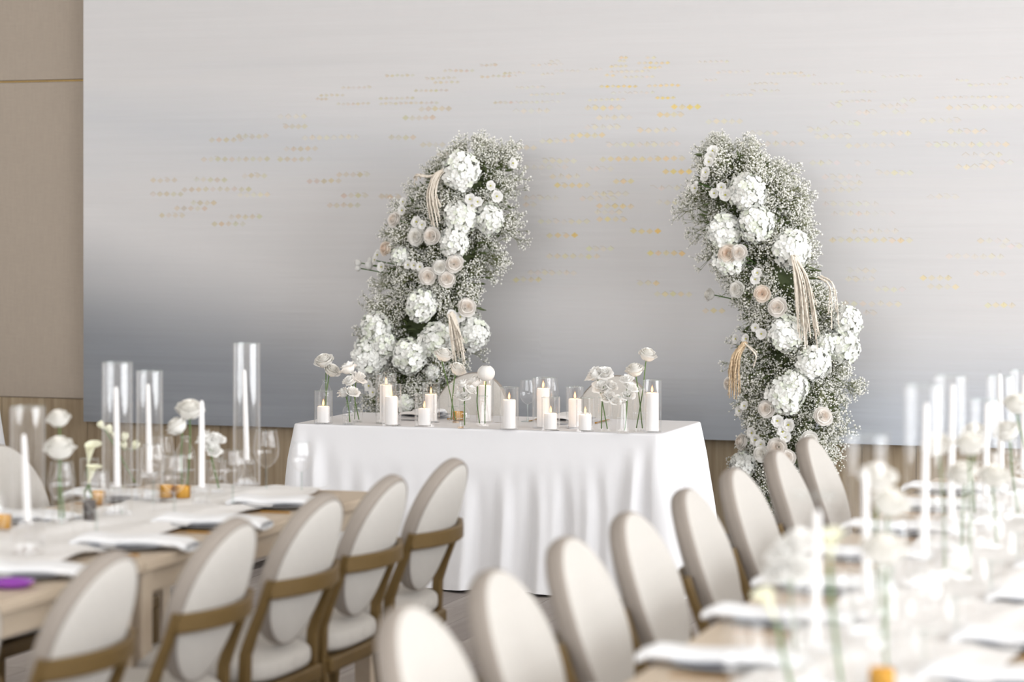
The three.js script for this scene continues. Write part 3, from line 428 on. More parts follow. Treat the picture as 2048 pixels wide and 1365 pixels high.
const L_BUD = [[-5.145,1.527,-12.669,0.017], [-5.145,1.496,-12.669,0.014], [-5.078,1.513,-12.669,0.02], [-5.069,1.544,-12.669,0.014]];
const R_HYD = [[-2.863,1.914,-12.505,0.1], [-2.815,1.75,-12.508,0.098], [-2.985,1.71,-12.509,0.09], [-2.633,1.61,-12.561,0.1], [-2.962,1.556,-12.526,0.08], [-2.653,1.172,-12.502,0.092], [-2.36,1.227,-12.689,0.082], [-2.378,1.101,-12.66,0.09], [-2.457,1.112,-12.572,0.053], [-2.507,1.018,-12.532,0.089], [-2.655,0.849,-12.5,0.095], [-2.608,0.897,-12.504,0.079], [-2.902,0.466,-12.585,0.066]];
const R_ROSE = [[-2.953,1.589,-12.466,0.05,2], [-2.891,1.595,-12.453,0.042,1], [-2.91,1.401,-12.49,0.042,0], [-2.767,1.38,-12.451,0.045,2], [-2.685,1.31,-12.452,0.05,1], [-3.093,1.367,-12.639,0.038,0], [-2.971,0.898,-12.576,0.037,1], [-2.744,0.777,-12.456,0.045,1], [-2.46,0.74,-12.519,0.05,1], [-2.684,0.577,-12.45,0.052,1], [-2.638,0.523,-12.456,0.047,1], [-2.769,0.54,-12.459,0.047,0], [-2.526,0.617,-12.492,0.047,0], [-2.894,0.593,-12.536,0.042,1]];
const R_LIS = [[-3.066,2.137,-12.583,0.027], [-3.065,2.103,-12.524,0.027], [-3.063,2.076,-12.483,0.024], [-3.077,2.02,-12.472,0.024], [-3.083,1.996,-12.474,0.024], [-3.145,1.936,-12.507,0.024], [-3.028,1.909,-12.461,0.024], [-2.988,1.94,-12.453,0.024], [-2.966,1.9,-12.452,0.029], [-2.794,1.49,-12.45,0.024], [-2.805,1.456,-12.451,0.024], [-2.808,1.201,-12.465,0.021], [-2.774,1.17,-12.458,0.026], [-2.928,1.138,-12.531,0.024], [-2.864,1.141,-12.49,0.024], [-2.91,0.756,-12.536,0.024], [-2.876,0.786,-12.504,0.021], [-2.687,0.716,-12.45,0.029], [-2.629,0.696,-12.453,0.031], [-2.658,0.659,-12.45,0.026], [-2.645,0.633,-12.452,0.026], [-2.811,0.61,-12.479,0.029], [-2.778,0.589,-12.464,0.024], [-2.833,0.645,-12.494,0.026]];
const R_BUD = [[-3.192,1.951,-12.574,0.019], [-3.182,1.977,-12.564,0.011], [-3.151,1.966,-12.54,0.011]];
const COL_Z = -12.75, COL_DEEP = 0.25;
function ribAt(R, y) { const s = [...R].sort((a, b) => a[0] - b[0]); if (y <= s[0][0]) return s[0].slice(1); for (let i = 1; i < s.length; i++) if (y <= s[i][0]) { const k = (y - s[i - 1][0]) / (s[i][0] - s[i - 1][0]); return [lerp(s[i - 1][1], s[i][1], k), lerp(s[i - 1][2], s[i][2], k)]; } return s[s.length - 1].slice(1); }
function sprayGeometry(s) {
  const old = seed; seed = s; const stems = [], blooms = [], tips = [];
  const twig = (a, b, r) => { const d = b.clone().sub(a), l = d.length(), g = new THREE.CylinderGeometry(r * 0.6, r, l, 3, 1, true); g.translate(0, l / 2, 0); g.applyQuaternion(new THREE.Quaternion().setFromUnitVectors(V(0, 1, 0), d.normalize())); g.translate(a.x, a.y, a.z); stems.push(g); };
  const top = V(rr(-0.01, 0.01), 0.07, rr(-0.01, 0.01)); twig(V(0, -0.03, 0), top, 0.0017);
  for (let i = 0; i < 8; i++) {
    const b = V(0, 0, 0).lerp(top, rr(0.35, 1)), ang = rr(0, 6.28), e = b.clone().add(V(Math.cos(ang) * rr(0.015, 0.045), rr(0.02, 0.055), Math.sin(ang) * rr(0.015, 0.045))); twig(b, e, 0.0012);
    for (let k = 0; k < 4; k++) { const f = e.clone().add(V(rr(-0.018, 0.018), rr(-0.004, 0.022), rr(-0.018, 0.018))); twig(e, f, 0.0009); const g = new THREE.IcosahedronGeometry(rr(0.0032, 0.0056), 0); g.scale(1, 0.75, 1); g.rotateX(rr(0, 3)); g.rotateZ(rr(0, 3)); g.translate(f.x, f.y, f.z); blooms.push(g); }
  }
  seed = old; const b = merge(blooms), st = merge(stems); return [b, st];
}
const SPRAYS = [31, 32, 33, 34].map(sprayGeometry);
const LEAF = sheet(2, 4, (u, v) => { const e = u * 2 - 1, w = 0.006 * Math.sin(Math.PI * (0.05 + 0.93 * v)); return [e * w, v * 0.05, 0.008 * v * v - 0.006 * e * e]; });
function flowerColumn(R, label, lists, nSpray, s) {
  seed = s; const ys = R.map((r) => r[0]), yTop = Math.max(...ys), [bl, br] = ribAt(R, 0.05), cx0 = (bl + br) / 2;
  const c = thing('flower_column', label, 'flower arrangement', [cx0, 0, COL_Z]), L = (x, y, z) => [x - cx0, y, z - COL_Z];
  part('base_plate', new THREE.CylinderGeometry(0.2, 0.21, 0.02, 32).translate(0, 0.01, 0), M.bark, c);
  // the mossy armature inside, following the outline
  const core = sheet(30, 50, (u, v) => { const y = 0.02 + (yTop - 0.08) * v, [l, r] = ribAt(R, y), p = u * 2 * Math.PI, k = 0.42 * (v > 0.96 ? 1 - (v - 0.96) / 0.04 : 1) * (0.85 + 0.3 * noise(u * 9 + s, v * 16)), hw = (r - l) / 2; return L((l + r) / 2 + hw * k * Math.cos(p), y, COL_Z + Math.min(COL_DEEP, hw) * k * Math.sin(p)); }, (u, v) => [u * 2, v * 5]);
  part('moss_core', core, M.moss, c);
  const mats = SPRAYS.map(() => []), leaves = [], q = new THREE.Quaternion(), up = V(0, 1, 0);
  // sprays fan out in clumps, so that dark gaps stay open between them
  for (let i = 0; i < nSpray; i++) {
    const y = 0.03 + (yTop - 0.08) * ((i + rnd()) / nSpray), [l, r] = ribAt(R, y), hw = (r - l) / 2, p = i % 5 ? rr(-0.15, Math.PI + 0.15) : rr(Math.PI, 2 * Math.PI), d = Math.min(COL_DEEP, hw), crown = smooth(yTop - 0.3, yTop, y), c0 = rr(0.3, 0.5);
    const out = V(Math.cos(p) * (1 - 0.5 * crown), rr(-0.3, 0.3) + 0.8 * crown, Math.sin(p) * 0.8).normalize(), far = rr(0.76, 1.06), n = 8 + Math.floor(rnd() * 9), wide = rr(0.35, 0.75);
    for (let k = 0; k < n; k++) {
      const dir = out.clone().add(V(rr(-1, 1), rr(-1, 1), rr(-1, 1)).multiplyScalar(wide)).normalize(), sc = rr(0.8, 1.2) * clamp(hw / 0.26, 0.5, 1), reach = Math.max(0.0, lerp(c0, far, rnd()) - 0.11 / Math.max(hw, 0.1));
      const pos = V(...L((l + r) / 2 + hw * reach * Math.cos(p), y, COL_Z + d * reach * Math.sin(p))).addScaledVector(dir, rr(0.0, 0.05)).add(V(rr(-0.03, 0.03), rr(-0.04, 0.04), 0));
      q.setFromUnitVectors(up, dir).multiply(new THREE.Quaternion().setFromAxisAngle(up, rr(0, 6.28)));
      mats[(i + k) % SPRAYS.length].push(new THREE.Matrix4().compose(pos, q, V(1, 1, 1).multiplyScalar(sc)));
    }
  }
  for (let i = 0; i < 1700; i++) {
    const y = 0.03 + (yTop - 0.12) * rnd(), [l, r] = ribAt(R, y), hw = (r - l) / 2, p = rr(-0.3, Math.PI + 0.3), k = rr(0.4, 0.74); q.setFromUnitVectors(up, V(Math.cos(p) + rr(-0.8, 0.8), rr(-0.4, 0.9), Math.sin(p) + rr(-0.8, 0.8)).normalize());
    leaves.push(new THREE.Matrix4().compose(V(...L((l + r) / 2 + hw * k * Math.cos(p), y, COL_Z + Math.min(COL_DEEP, hw) * k * Math.sin(p))), q, V(1, 1, 1).multiplyScalar(rr(0.7, 1.3))));
  }
  const scatter = (name, geo, mat, list, text) => { const m = new THREE.InstancedMesh(geo, mat, list.length); list.forEach((a, i) => m.setMatrixAt(i, a)); m.name = numberedIn(c, name); m.userData.kind = 'stuff'; m.castShadow = m.receiveShadow = true; c.add(m); };
  SPRAYS.forEach(([b, st], i) => { scatter('baby_breath_blossom', b, M.blossom, mats[i]); scatter('baby_breath_stem', st, M.stemPale, mats[i]); });
  scatter('foliage', LEAF, M.leaf, leaves);
  const face = (x, y) => { const [l, r] = ribAt(R, y), k = clamp((x - (l + r) / 2) / ((r - l) / 2), -1, 1); return V(0.9 * k + rr(-0.2, 0.3), rr(0.0, 0.35), Math.sqrt(1.1 - k * k) + 0.15); };
  lists.HYD.forEach(([x, y, z, r], i) => { const m = part('hydrangea', HYDRANGEAS[i % 3], M.hydrangea, c, L(x, y, z + 0.02)); m.scale.set(r, r * rr(0.92, 1.04), r * 0.9); m.rotation.set(rr(-0.4, 0.4), rr(0, 6), rr(-0.4, 0.4)); });
  lists.ROSE.forEach(([x, y, z, r, b], i) => { const m = part('rose', ROSES[b][i % 2], M.petalCream, c, L(x, y, z + 0.02)); m.scale.setScalar(r); aim(m, face(x, y), rr(0, 6)); });
  lists.LIS.forEach(([x, y, z, r], i) => { const m = part('lisianthus', LISIANTHUS[i % 2], M.petalWhite, c, L(x, y, z + 0.015)); m.scale.setScalar(r); aim(m, face(x, y), rr(0, 6)); part('flower_eye', EYE, M.eye, m); });
  lists.BUD.forEach(([x, y, z, r]) => { const m = part('flower_bud', RANUNCULUS, M.petalWhite, c, L(x, y, z)); m.scale.setScalar(r * 1.25); aim(m, V(rr(-1, -0.4), rr(-0.2, 0.6), 0.5), 0); });
  // stems that carry the blooms standing clear of the column
  const twigs = lists.HYD.concat(lists.ROSE, lists.BUD).map(([x, y, z]) => { const [l, r] = ribAt(R, y - 0.05); return tube([L(x, y, z - 0.02), L(lerp(x, (l + r) / 2, 0.45), y - 0.04, z - 0.08), L(lerp(x, (l + r) / 2, 0.8), y - 0.08, COL_Z)], 0.0035, 8, 5); });
  part('flower_stem', merge(twigs), M.stem, c);
  // hanging amaranth: ropes of soft catkins
  for (const [path, n, mat, spreadX] of lists.HANG) {
    const ropes = [];
    for (let i = 0; i < n; i++) {
      const dx = rr(-1, 1) * spreadX, dz = rr(-0.02, 0.03), cut = rr(0.55, 1.05), pts = path.map(([x, y], j) => { const k = j / (path.length - 1); return L(x + dx * (0.25 + k) + rr(-0.006, 0.006), lerp(path[0][1], y, k > 0 ? lerp(1, cut, k) : 1) + rr(-0.008, 0.008), -12.44 + dz + 0.03 * Math.sin(k * 3)); });
      const g = tube(pts, rr(0.0034, 0.006), 40, 6, 0.0022), p = g.attributes.position; for (let k = 0; k < p.count; k++) p.setXYZ(k, p.getX(k) + rr(-0.0018, 0.0018), p.getY(k) + rr(-0.0018, 0.0018), p.getZ(k) + rr(-0.0018, 0.0018)); g.computeVertexNormals(); ropes.push(g);
    }
    part('hanging_amaranth', merge(ropes), mat, c);
  }
  return c;
}
flowerColumn(L_RIBS, 'leaning column of white hydrangea, roses and baby\'s breath left of the couple\'s chairs', { HYD: L_HYD, ROSE: L_ROSE, LIS: L_LIS, BUD: L_BUD, HANG: [[[[-4.51, 2.05], [-4.56, 2.02], [-4.6, 1.91], [-4.585, 1.73]], 26, M.catkin, 0.034], [[[-4.53, 2.04], [-4.62, 2.0], [-4.69, 2.01], [-4.7, 1.97]], 6, M.catkin, 0.012], [[[-4.5, 1.26], [-4.47, 1.17], [-4.45, 0.97]], 28, M.catkin, 0.032]] }, 165, 101);
flowerColumn(R_RIBS, 'tall curved column of white hydrangea, blush roses and baby\'s breath right of the couple\'s table', { HYD: R_HYD, ROSE: R_ROSE, LIS: R_LIS, BUD: R_BUD, HANG: [[[[-2.6, 1.58], [-2.55, 1.45], [-2.52, 1.11]], 34, M.catkin, 0.05], [[[-2.86, 1.12], [-2.9, 1.05], [-2.92, 0.83]], 26, M.catkinTan, 0.026], [[[-2.86, 1.12], [-2.79, 1.06], [-2.81, 1.0]], 3, M.catkin, 0.01], [[[-2.46, 1.47], [-2.4, 1.43], [-2.39, 1.22]], 4, M.catkin, 0.02]] }, 170, 202);

// ---------------------------------------------------------------- glass cylinders and candles
const CT = ST.top, ORD = ['first', 'second', 'third', 'fourth', 'fifth', 'sixth', 'seventh', 'eighth', 'ninth', 'tenth'];
function glassCylinder(x, y, z, r, h, label, group, wall = 0.0035) {
  const t = thing('glass_cylinder', label, 'candle holder', [x, y, z], 0, group), side = (q, a, b) => new THREE.CylinderGeometry(q, q, b - a, 48, 1, true).translate(0, (a + b) / 2, 0);
  part('glass_wall', wall ? merge([side(r, 0, h), side(r - wall, 0.006, h)]) : side(r, 0, h), M.glassWall, t);
  part('rim', new THREE.TorusGeometry(r - 0.0015, 0.0019, 6, 48).rotateX(Math.PI / 2).translate(0, h, 0), M.glassEdge, t);
  part('base', new THREE.CylinderGeometry(r, r, 0.006, 48).translate(0, 0.0032, 0), M.glass, t);
  return t;
}
const FLAME = lathe([[0, 0], [0.0035, 0.003], [0.0052, 0.009], [0.0044, 0.017], [0.0022, 0.024], [0, 0.031]], 16);
function pillarCandle(x, y, z, r, h, label, group) {
  const t = thing('pillar_candle', label, 'candle', [x, y + 0.0065, z], rr(0, 6), group);
  part('wax', lathe([[0, 0], [r - 0.002, 0], [r, 0.002], [r, h - 0.004], [r - 0.002, h], [r - 0.006, h - 0.0005], [r * 0.6, h - 0.003], [0, h - 0.005]], 40), M.wax, t);
  part('wick', tube([[0, h - 0.006, 0], [0.0005, h + 0.002, 0], [0.0015, h + 0.008, 0]], 0.0008, 4, 5), M.wick, t);
  const f = part('flame', FLAME, M.flame, t, [0.001, h + 0.003, 0]); f.castShadow = false; f.rotation.z = rr(-0.06, 0.06);
  const l = new THREE.PointLight(new THREE.Color(1.0, 0.62, 0.3), 0.012, 0, 2); l.position.set(0.001, h + 0.015, 0); l.name = 'candle_flame'; l.castShadow = true; l.shadow.radius = 0.25; t.add(l);
  return t;
}
const CANDLE_GROUP = 'lit pillar candles on the couple\'s table', CYL_GROUP = 'glass cylinders on the couple\'s table';
[ // x, z, glass radius, glass height, candle height, where
  [-4.592, -10.863, 0.0455, 0.16, 0.078, 'low', 'at the left end of the couple\'s table under the tall rose bottle'],
  [-4.306, -10.965, 0.051, 0.243, 0.182, 'tall', 'behind a shorter one before the left flower column'],
  [-4.235, -10.856, 0.048, 0.2, 0.135, 'medium', 'in front of a taller one before the left flower column'],
  [-4.127, -11.112, 0.044, 0.194, 0.13, 'medium', 'behind a low one beside the taupe chair'],
  [-4.073, -10.878, 0.048, 0.159, 0.079, 'low', 'in front of a medium one beside crossed gold cutlery'],
  [-3.874, -11.19, 0.043, 0.225, 0.174, 'tall', 'behind the round ranunculus flower'],
  [-3.628, -10.83, 0.045, 0.2, 0.135, 'medium', 'standing alone right of the ranunculus vase'],
  [-3.501, -10.96, 0.052, 0.24, 0.183, 'tall', 'at the middle of the table before a wine glass'],
  [-3.43, -10.852, 0.044, 0.156, 0.074, 'low', 'at the middle in front of the tallest candle'],
  [-3.357, -11.004, 0.043, 0.197, 0.133, 'medium', 'behind a low one left of the lisianthus spray'],
  [-3.261, -10.855, 0.044, 0.157, 0.073, 'low', 'left of the lisianthus spray in front of a medium one'],
  [-2.95, -10.905, 0.044, 0.242, 0.177, 'tall', 'at the right end of the couple\'s table beside two roses'],
].forEach(([x, z, r, gh, ch, size, where]) => {
  glassCylinder(x, CT, z, r, gh, `${size} clear glass cylinder ${where}`.split(' ').slice(0, 16).join(' '), CYL_GROUP);
  pillarCandle(x, CT, z, 0.0305, ch, `${size} lit white pillar candle ${where}`.split(' ').slice(0, 16).join(' '), CANDLE_GROUP);
});
const TAPER = (h) => lathe([[0, 0], [0.0108, 0], [0.011, 0.002], [0.0095, h * 0.5], [0.0075, h - 0.012], [0.004, h - 0.002], [0, h]], 20);
function taper(x, y, z, h, label, where, group, lean = [0, 0], low = 0.085) {
  const holder = thing('taper_holder', `clear glass taper holder ${where}`, 'candle holder', [x, y + 0.0066, z], 0, group && group + ' holders');
  part('holder_body', merge([new THREE.CylinderGeometry(0.03, 0.033, low, 32, 1, true).translate(0, low / 2, 0), new THREE.CylinderGeometry(0.033, 0.033, 0.008, 32).translate(0, 0.004, 0), new THREE.CylinderGeometry(0.03, 0.03, 0.012, 32).translate(0, low - 0.006, 0)]), M.glass, holder);
  const t = thing('taper_candle', label, 'candle', [x, y + 0.0066 + low, z], 0, group); t.rotation.set(lean[0], 0, lean[1]);
  part('wax', TAPER(h), M.wax, t); part('wick', tube([[0, h - 0.003, 0], [0, h + 0.004, 0], [0.001, h + 0.009, 0]], 0.0007, 4, 4), M.wick, t);
}
[ // the left table: x, z, radius, glass height, candle height, lean, label tail
  [-3.77, -8.19, 0.05, 0.525, 0.337, 0.03, 'at the far end of the left table before the white cloth'],
  [-3.9, -7.66, 0.046, 0.45, 0.315, 0.02, 'second from the far end of the left table'],
  [-3.8, -7.23, 0.05, 0.505, 0.335, 0.015, 'tallest of the pair left of the left table roses'],
  [-3.6, -6.29, 0.05, 0.43, 0.26, 0.05, 'nearest the viewer on the left table beside two stacked roses'],
].forEach(([x, z, r, gh, ch, lean, where]) => { glassCylinder(x, LT.top + 0.02, z, r, gh, `tall clear glass cylinder ${where}`, 'glass cylinders on the left table'); taper(x, LT.top + 0.02, z, ch, `white taper candle ${where}`, where, 'tapers on the left table', [0, lean]); });
taper(-3.645, LT.top + 0.02, -7.55, 0.30, 'bare white taper candle before the pair of cream roses', 'of the bare candle before the pair of cream roses', undefined, [0, 0], 0.055);
[ // the right table
  [-1.0, -5.0, 0.05, 0.40, 0.28, 'nearest the viewer on the right table'], [-1.01, -5.67, 0.05, 0.47, 0.3, 'second nearest the viewer on the right table'], [-1.0, -6.47, 0.052, 0.536, 0.4, 'third nearest on the right table, rising over the wall base'],
  [-1.04, -7.24, 0.05, 0.515, 0.4, 'fourth nearest on the right table, its top before the painting'], [-1.02, -7.88, 0.05, 0.4, 0.3, 'fifth nearest on the right table, lower than its neighbours'], [-1.02, -8.28, 0.05, 0.453, 0.37, 'sixth nearest on the right table beside two roses'], [-1.0, -8.75, 0.05, 0.445, 0.34, 'farthest on the right table at the picture edge'],
].forEach(([x, z, r, gh, ch, where]) => { glassCylinder(x, RT.top + 0.02, z, r, gh, `tall clear glass cylinder ${where}`, 'glass cylinders on the right table', 0); taper(x, RT.top + 0.02, z, ch, `white taper candle ${where}`, where, 'tapers on the right table', [rr(-0.02, 0.02), rr(-0.02, 0.02)]); });

// ---------------------------------------------------------------- bud vases and single stems
const VASE = {
  bottle: (r, h) => [[0, 0.004], [r - 0.003, 0.004], [r, 0.008], [r, h * 0.62], [r * 0.92, h * 0.75], [r * 0.6, h * 0.87], [r * 0.42, h * 0.93], [r * 0.42, h], [r * 0.5, h + 0.004]],
  cylinder: (r, h) => [[0, 0.004], [r - 0.003, 0.004], [r, 0.008], [r, h - 0.002], [r - 0.001, h]],
  tapered: (r, h) => [[0, 0.004], [r - 0.003, 0.004], [r, 0.01], [r * 0.8, h * 0.4], [r * 0.55, h * 0.78], [r * 0.5, h * 0.88], [r * 0.7, h]],
};
function vase(kind, x, y, z, r, h, label, group) {
  const t = thing('bud_vase', label, 'vase', [x, y, z], 0, group), p = VASE[kind](r, h);
  part('glass_body', lathe(p, 36), M.glass, t);
  part('rim', new THREE.TorusGeometry(p[p.length - 1][0], 0.0016, 6, 36).rotateX(Math.PI / 2).translate(0, p[p.length - 1][1], 0), M.glassEdge, t);
  part('base', new THREE.CylinderGeometry(r * 0.96, r * 0.96, 0.005, 36).translate(0, 0.003, 0), M.glass, t);
  part('water', new THREE.CircleGeometry(kind === 'tapered' ? r * 0.78 : r * 0.97, 32).rotateX(-Math.PI / 2).translate(0, h * 0.42, 0), M.water, t);
  return t;
}
// a stem standing in a vase, its foot at `foot`, its blooms at the given points: [dx, height, dz, radius, tilt x, tilt z]
function stems(kind, label, foot, blooms, group, cat = 'flower') {
  const t = thing(kind === 'rose' ? 'rose_stem' : kind === 'calla' ? 'calla_lily' : kind === 'ranunculus' ? 'ranunculus_stem' : kind === 'freesia' ? 'freesia_stem' : 'lisianthus_stem', label, cat, foot, 0, group);
  const main = blooms[0], trunkTop = V(main[0] * 0.85, main[1] - 0.02, main[2] * 0.85);
  blooms.forEach((b, i) => {
    const [x, y, z, r, tx = 0, tz = 0] = b, n = V(tx, 1, tz).normalize(), end = V(x, y, z).addScaledVector(n, -r * (kind === 'calla' ? 0.2 : 0.35));
    const from = i ? V(0, 0, 0).lerp(trunkTop, 0.55 + 0.06 * i) : V(0, 0.008, 0), mid = from.clone().lerp(end, 0.55).add(V(rr(-0.006, 0.006), 0, rr(-0.006, 0.006)));
    part('stem', tube([from, mid, end.clone().addScaledVector(n, -0.01), end], i ? 0.0014 : kind === 'calla' ? 0.0042 : 0.0027, 14, 7), M.stem, t);
    if (kind === 'rose') { part('calyx', merge([0, 1, 2, 3, 4].map((k) => cup(k / 5 * 6.283, 0.3, 0.1, 0.02, 0.5, 0.1, 0.1, 0, 0, 4)).concat([new THREE.SphereGeometry(0.2, 10, 8).translate(0, -0.02, 0)])).translate(0, -0.4, 0), M.stem, t); }
    const geo = kind === 'rose' ? ROSES[b[6] || 0][i % 2] : kind === 'ranunculus' ? RANUNCULUS : kind === 'calla' ? CALLA : kind === 'freesia' ? BUD : RUFFLED[i % 3];
    const bloom = part('bloom', geo, kind === 'rose' ? M.petalCream : kind === 'calla' ? M.callaSpathe : kind === 'freesia' ? M.callaSpathe : M.petalWhite, t, [x, y, z]); bloom.scale.setScalar(r); aim(bloom, n, rr(0, 6));
    if (kind === 'rose') { const c = t.children[t.children.length - 2]; c.position.set(x, y, z); c.scale.setScalar(r); aim(c, n); }
    if (kind === 'calla') part('spadix', new THREE.CapsuleGeometry(0.09, 0.9, 4, 8).translate(0, 0.8, 0), M.eye, bloom);
  });
  return t;
}
const CALLA = sheet(28, 14, (u, v) => { const p = u * 2 * Math.PI, lip = 0.5 + 0.5 * Math.cos(p), r = 0.1 + 0.38 * Math.pow(v, 1.4) + 0.35 * lip * smooth(0.7, 1, v), y = 2.1 * v * (0.72 + 0.28 * lip) - 0.25 * lip * smooth(0.85, 1, v); return [r * Math.cos(p), y, r * Math.sin(p)]; });
const rel = (f, list) => list.map(([x, y, z, ...q]) => [x - f[0], y - f[1], z - f[2], ...q]);
function arrangement(v, flowers) {       // v: vase kind, x, table height, z, radius, height, label; flowers: kind, label, blooms in room coordinates
  vase(...v); const n = flowers.length, [, x, y, z, r] = v;
  flowers.forEach(([kind, label, blooms], i) => { const a = i * 2.4 + 0.6, k = v[0] === 'bottle' ? 0.3 : 0.5, foot = [x + r * k * Math.cos(a), y + 0.006, z + r * k * Math.sin(a)]; stems(kind, label, foot, rel(foot, blooms)); });
}
arrangement(['bottle', -4.64, CT, -11.0, 0.034, 0.2, 'clear glass bottle vase behind the low candle at the left end'], [
  ['rose', 'tall open white rose above the leftmost candle of the couple\'s table', [[-4.645, 1.068, -11.0, 0.049, -0.1, 0.5]]], ['rose', 'white rose leaning right, just under the tall rose at the left', [[-4.604, 1.024, -10.995, 0.042, 0.75, 0.3]]]]);
arrangement(['bottle', -4.452, CT, -10.846, 0.031, 0.105, 'small bottle vase with two dark green stems near the left candle'], [
  ['lisianthus', 'stem of three small white blooms in the small bottle vase at left', [[-4.478, 0.928, -10.842, 0.036, -0.6, 0.3], [-4.432, 0.935, -10.84, 0.036, 0.5, 0.5], [-4.45, 0.985, -10.85, 0.036, -0.2, 0.6]]]]);
arrangement(['cylinder', -4.468, CT, -10.995, 0.0275, 0.16, 'slim cylinder vase behind the small bottle vase at left'], [
  ['lisianthus', 'ruffled white flower head facing upward left beside the left flower column', [[-4.515, 1.036, -10.995, 0.047, -0.5, -0.1]]], ['lisianthus', 'white bloom drooping right under the ruffled head by the left column', [[-4.462, 0.992, -10.995, 0.042, 0.7, 0.1]]]]);
arrangement(['cylinder', -4.01, CT, -11.12, 0.0285, 0.19, 'tall slim cylinder vase with long rose stems beside the gold cup'], [
  ['rose', 'half-open white rose bud in front of the low hydrangea of the left column', [[-4.065, 1.102, -11.12, 0.046, 0.35, 0.15]]], ['rose', 'white rose leaning right before the taupe chair back', [[-3.992, 1.034, -11.12, 0.042, 0.6, 0.2]]]]);
arrangement(['bottle', -3.86, CT, -10.836, 0.032, 0.11, 'small bottle vase before the gold cup at the middle left'], [
  ['lisianthus', 'branching stem of four small white blooms in front of the taupe chair', [[-3.865, 0.985, -10.836, 0.032, -0.3, 0.2], [-3.822, 0.957, -10.836, 0.03, 0.7, 0.2], [-3.853, 0.925, -10.83, 0.03, 0.1, 0.6], [-3.888, 0.935, -10.836, 0.028, -0.6, 0.4]]]]);
arrangement(['tapered', -3.809, CT, -10.972, 0.033, 0.145, 'flared glass vase with two crossing stems in front of a tall candle'], [
  ['ranunculus', 'round white ranunculus ball before the taupe chair', [[-3.793, 1.03, -10.972, 0.043, 0.1, 0.25]]], ['lisianthus', 'white flower seen from its side beneath the round ranunculus', [[-3.852, 0.985, -10.972, 0.042, -0.75, 0.1]]]]);
arrangement(['cylinder', -3.167, CT, -10.863, 0.034, 0.16, 'cylinder vase holding a cascade of white lisianthus right of centre'], [
  ['lisianthus', 'large white bloom at the top left of the cascade before the right chair', [[-3.216, 1.04, -10.863, 0.047, -0.5, 0.4]]],
  ['lisianthus', 'cascade of white lisianthus blooms drooping before the right taupe chair', [[-3.17, 1.048, -10.866, 0.042, 0.2, 0.7], [-3.18, 0.985, -10.85, 0.042, 0.1, 0.9], [-3.135, 0.99, -10.86, 0.032, 0.6, 0.3], [-3.15, 0.94, -10.85, 0.034, 0.2, 0.9], [-3.115, 0.925, -10.855, 0.033, 0.6, 0.6]]]]);
arrangement(['tapered', -3.067, CT, -10.811, 0.033, 0.17, 'flared glass vase between the lisianthus cascade and the two roses'], [
  ['lisianthus', 'upright spray of small white blooms left of the two roses', [[-3.047, 1.025, -10.811, 0.033, 0.1, 0.5], [-3.026, 0.988, -10.811, 0.033, 0.6, 0.4], [-3.04, 0.95, -10.805, 0.032, 0.2, 0.8]]]]);
arrangement(['cylinder', -3.019, CT, -10.941, 0.034, 0.2, 'tall cylinder vase with two roses near the right end'], [
  ['rose', 'open white rose, lower of the two above the right taupe chair', [[-3.043, 1.058, -10.941, 0.045, -0.1, 0.25]]], ['rose', 'open white rose, highest flower on the couple\'s table', [[-2.983, 1.13, -10.941, 0.044, 0.35, 0.2]]]]);
const LY = LT.top + 0.022, RY = RT.top + 0.022;
arrangement(['bottle', -3.85, LY, -6.95, 0.036, 0.19, 'bottle vase with one long stem on the near left table'], [
  ['rose', 'upper of two stacked cream roses at the left edge', [[-3.862, 1.115, -6.945, 0.039, 0.0, 0.3]]], ['rose', 'wide open cream rose, lower of the two stacked roses', [[-3.85, 1.02, -6.93, 0.052, 0.05, 0.25]]]]);
arrangement(['cylinder', -4.05, LY, -7.5, 0.032, 0.15, 'glass vase holding two calla lilies on the left table'], [
  ['calla', 'pale yellow calla lily, upper of the two beside the stacked roses', [[-4.055, 0.915, -7.5, 0.044, 0.3, 0.25]]], ['calla', 'pale calla lily, lower of the two beside the stacked roses', [[-4.038, 0.85, -7.47, 0.042, 0.4, 0.2]]]]);
arrangement(['cylinder', -4.14, LY, -8.0, 0.032, 0.14, 'glass vase of yellow-green buds behind the pair of tall cylinders'], [
  ['freesia', 'spray of yellow-green freesia buds seen through a tall glass cylinder', [[-4.247, 1.0, -7.965, 0.02, -0.8, 0.1], [-4.222, 0.985, -7.975, 0.02, -0.4, 0.2], [-4.17, 0.955, -7.988, 0.022, 0.3, 0.1], [-4.134, 0.926, -8.0, 0.022, 0.6, 0.1], [-4.17, 0.925, -7.99, 0.02, 0.0, 0.5], [-4.2, 0.96, -7.98, 0.02, -0.2, 0.2]]]]);
arrangement(['bottle', -3.85, LY, -7.84, 0.038, 0.2, 'bottle vase with a pair of cream roses on the left table'], [
  ['rose', 'cream rose, upper of the pair over the bottle vase', [[-3.836, 1.078, -7.849, 0.05, 0.15, 0.3]]], ['rose', 'cream rose leaning left, lower of the pair over the bottle vase', [[-3.878, 1.02, -7.836, 0.043, -0.7, 0.3]]]]);
arrangement(['bottle', -3.76, LY, -7.92, 0.03, 0.12, 'small bottle vase right of the pair of cream roses'], [
  ['lisianthus', 'stem of three white blooms right of the pair of cream roses', [[-3.80, 0.978, -7.9, 0.035, -0.4, 0.4], [-3.768, 0.972, -7.92, 0.034, 0.4, 0.3], [-3.772, 0.935, -7.9, 0.033, 0.5, 0.5]]]]);
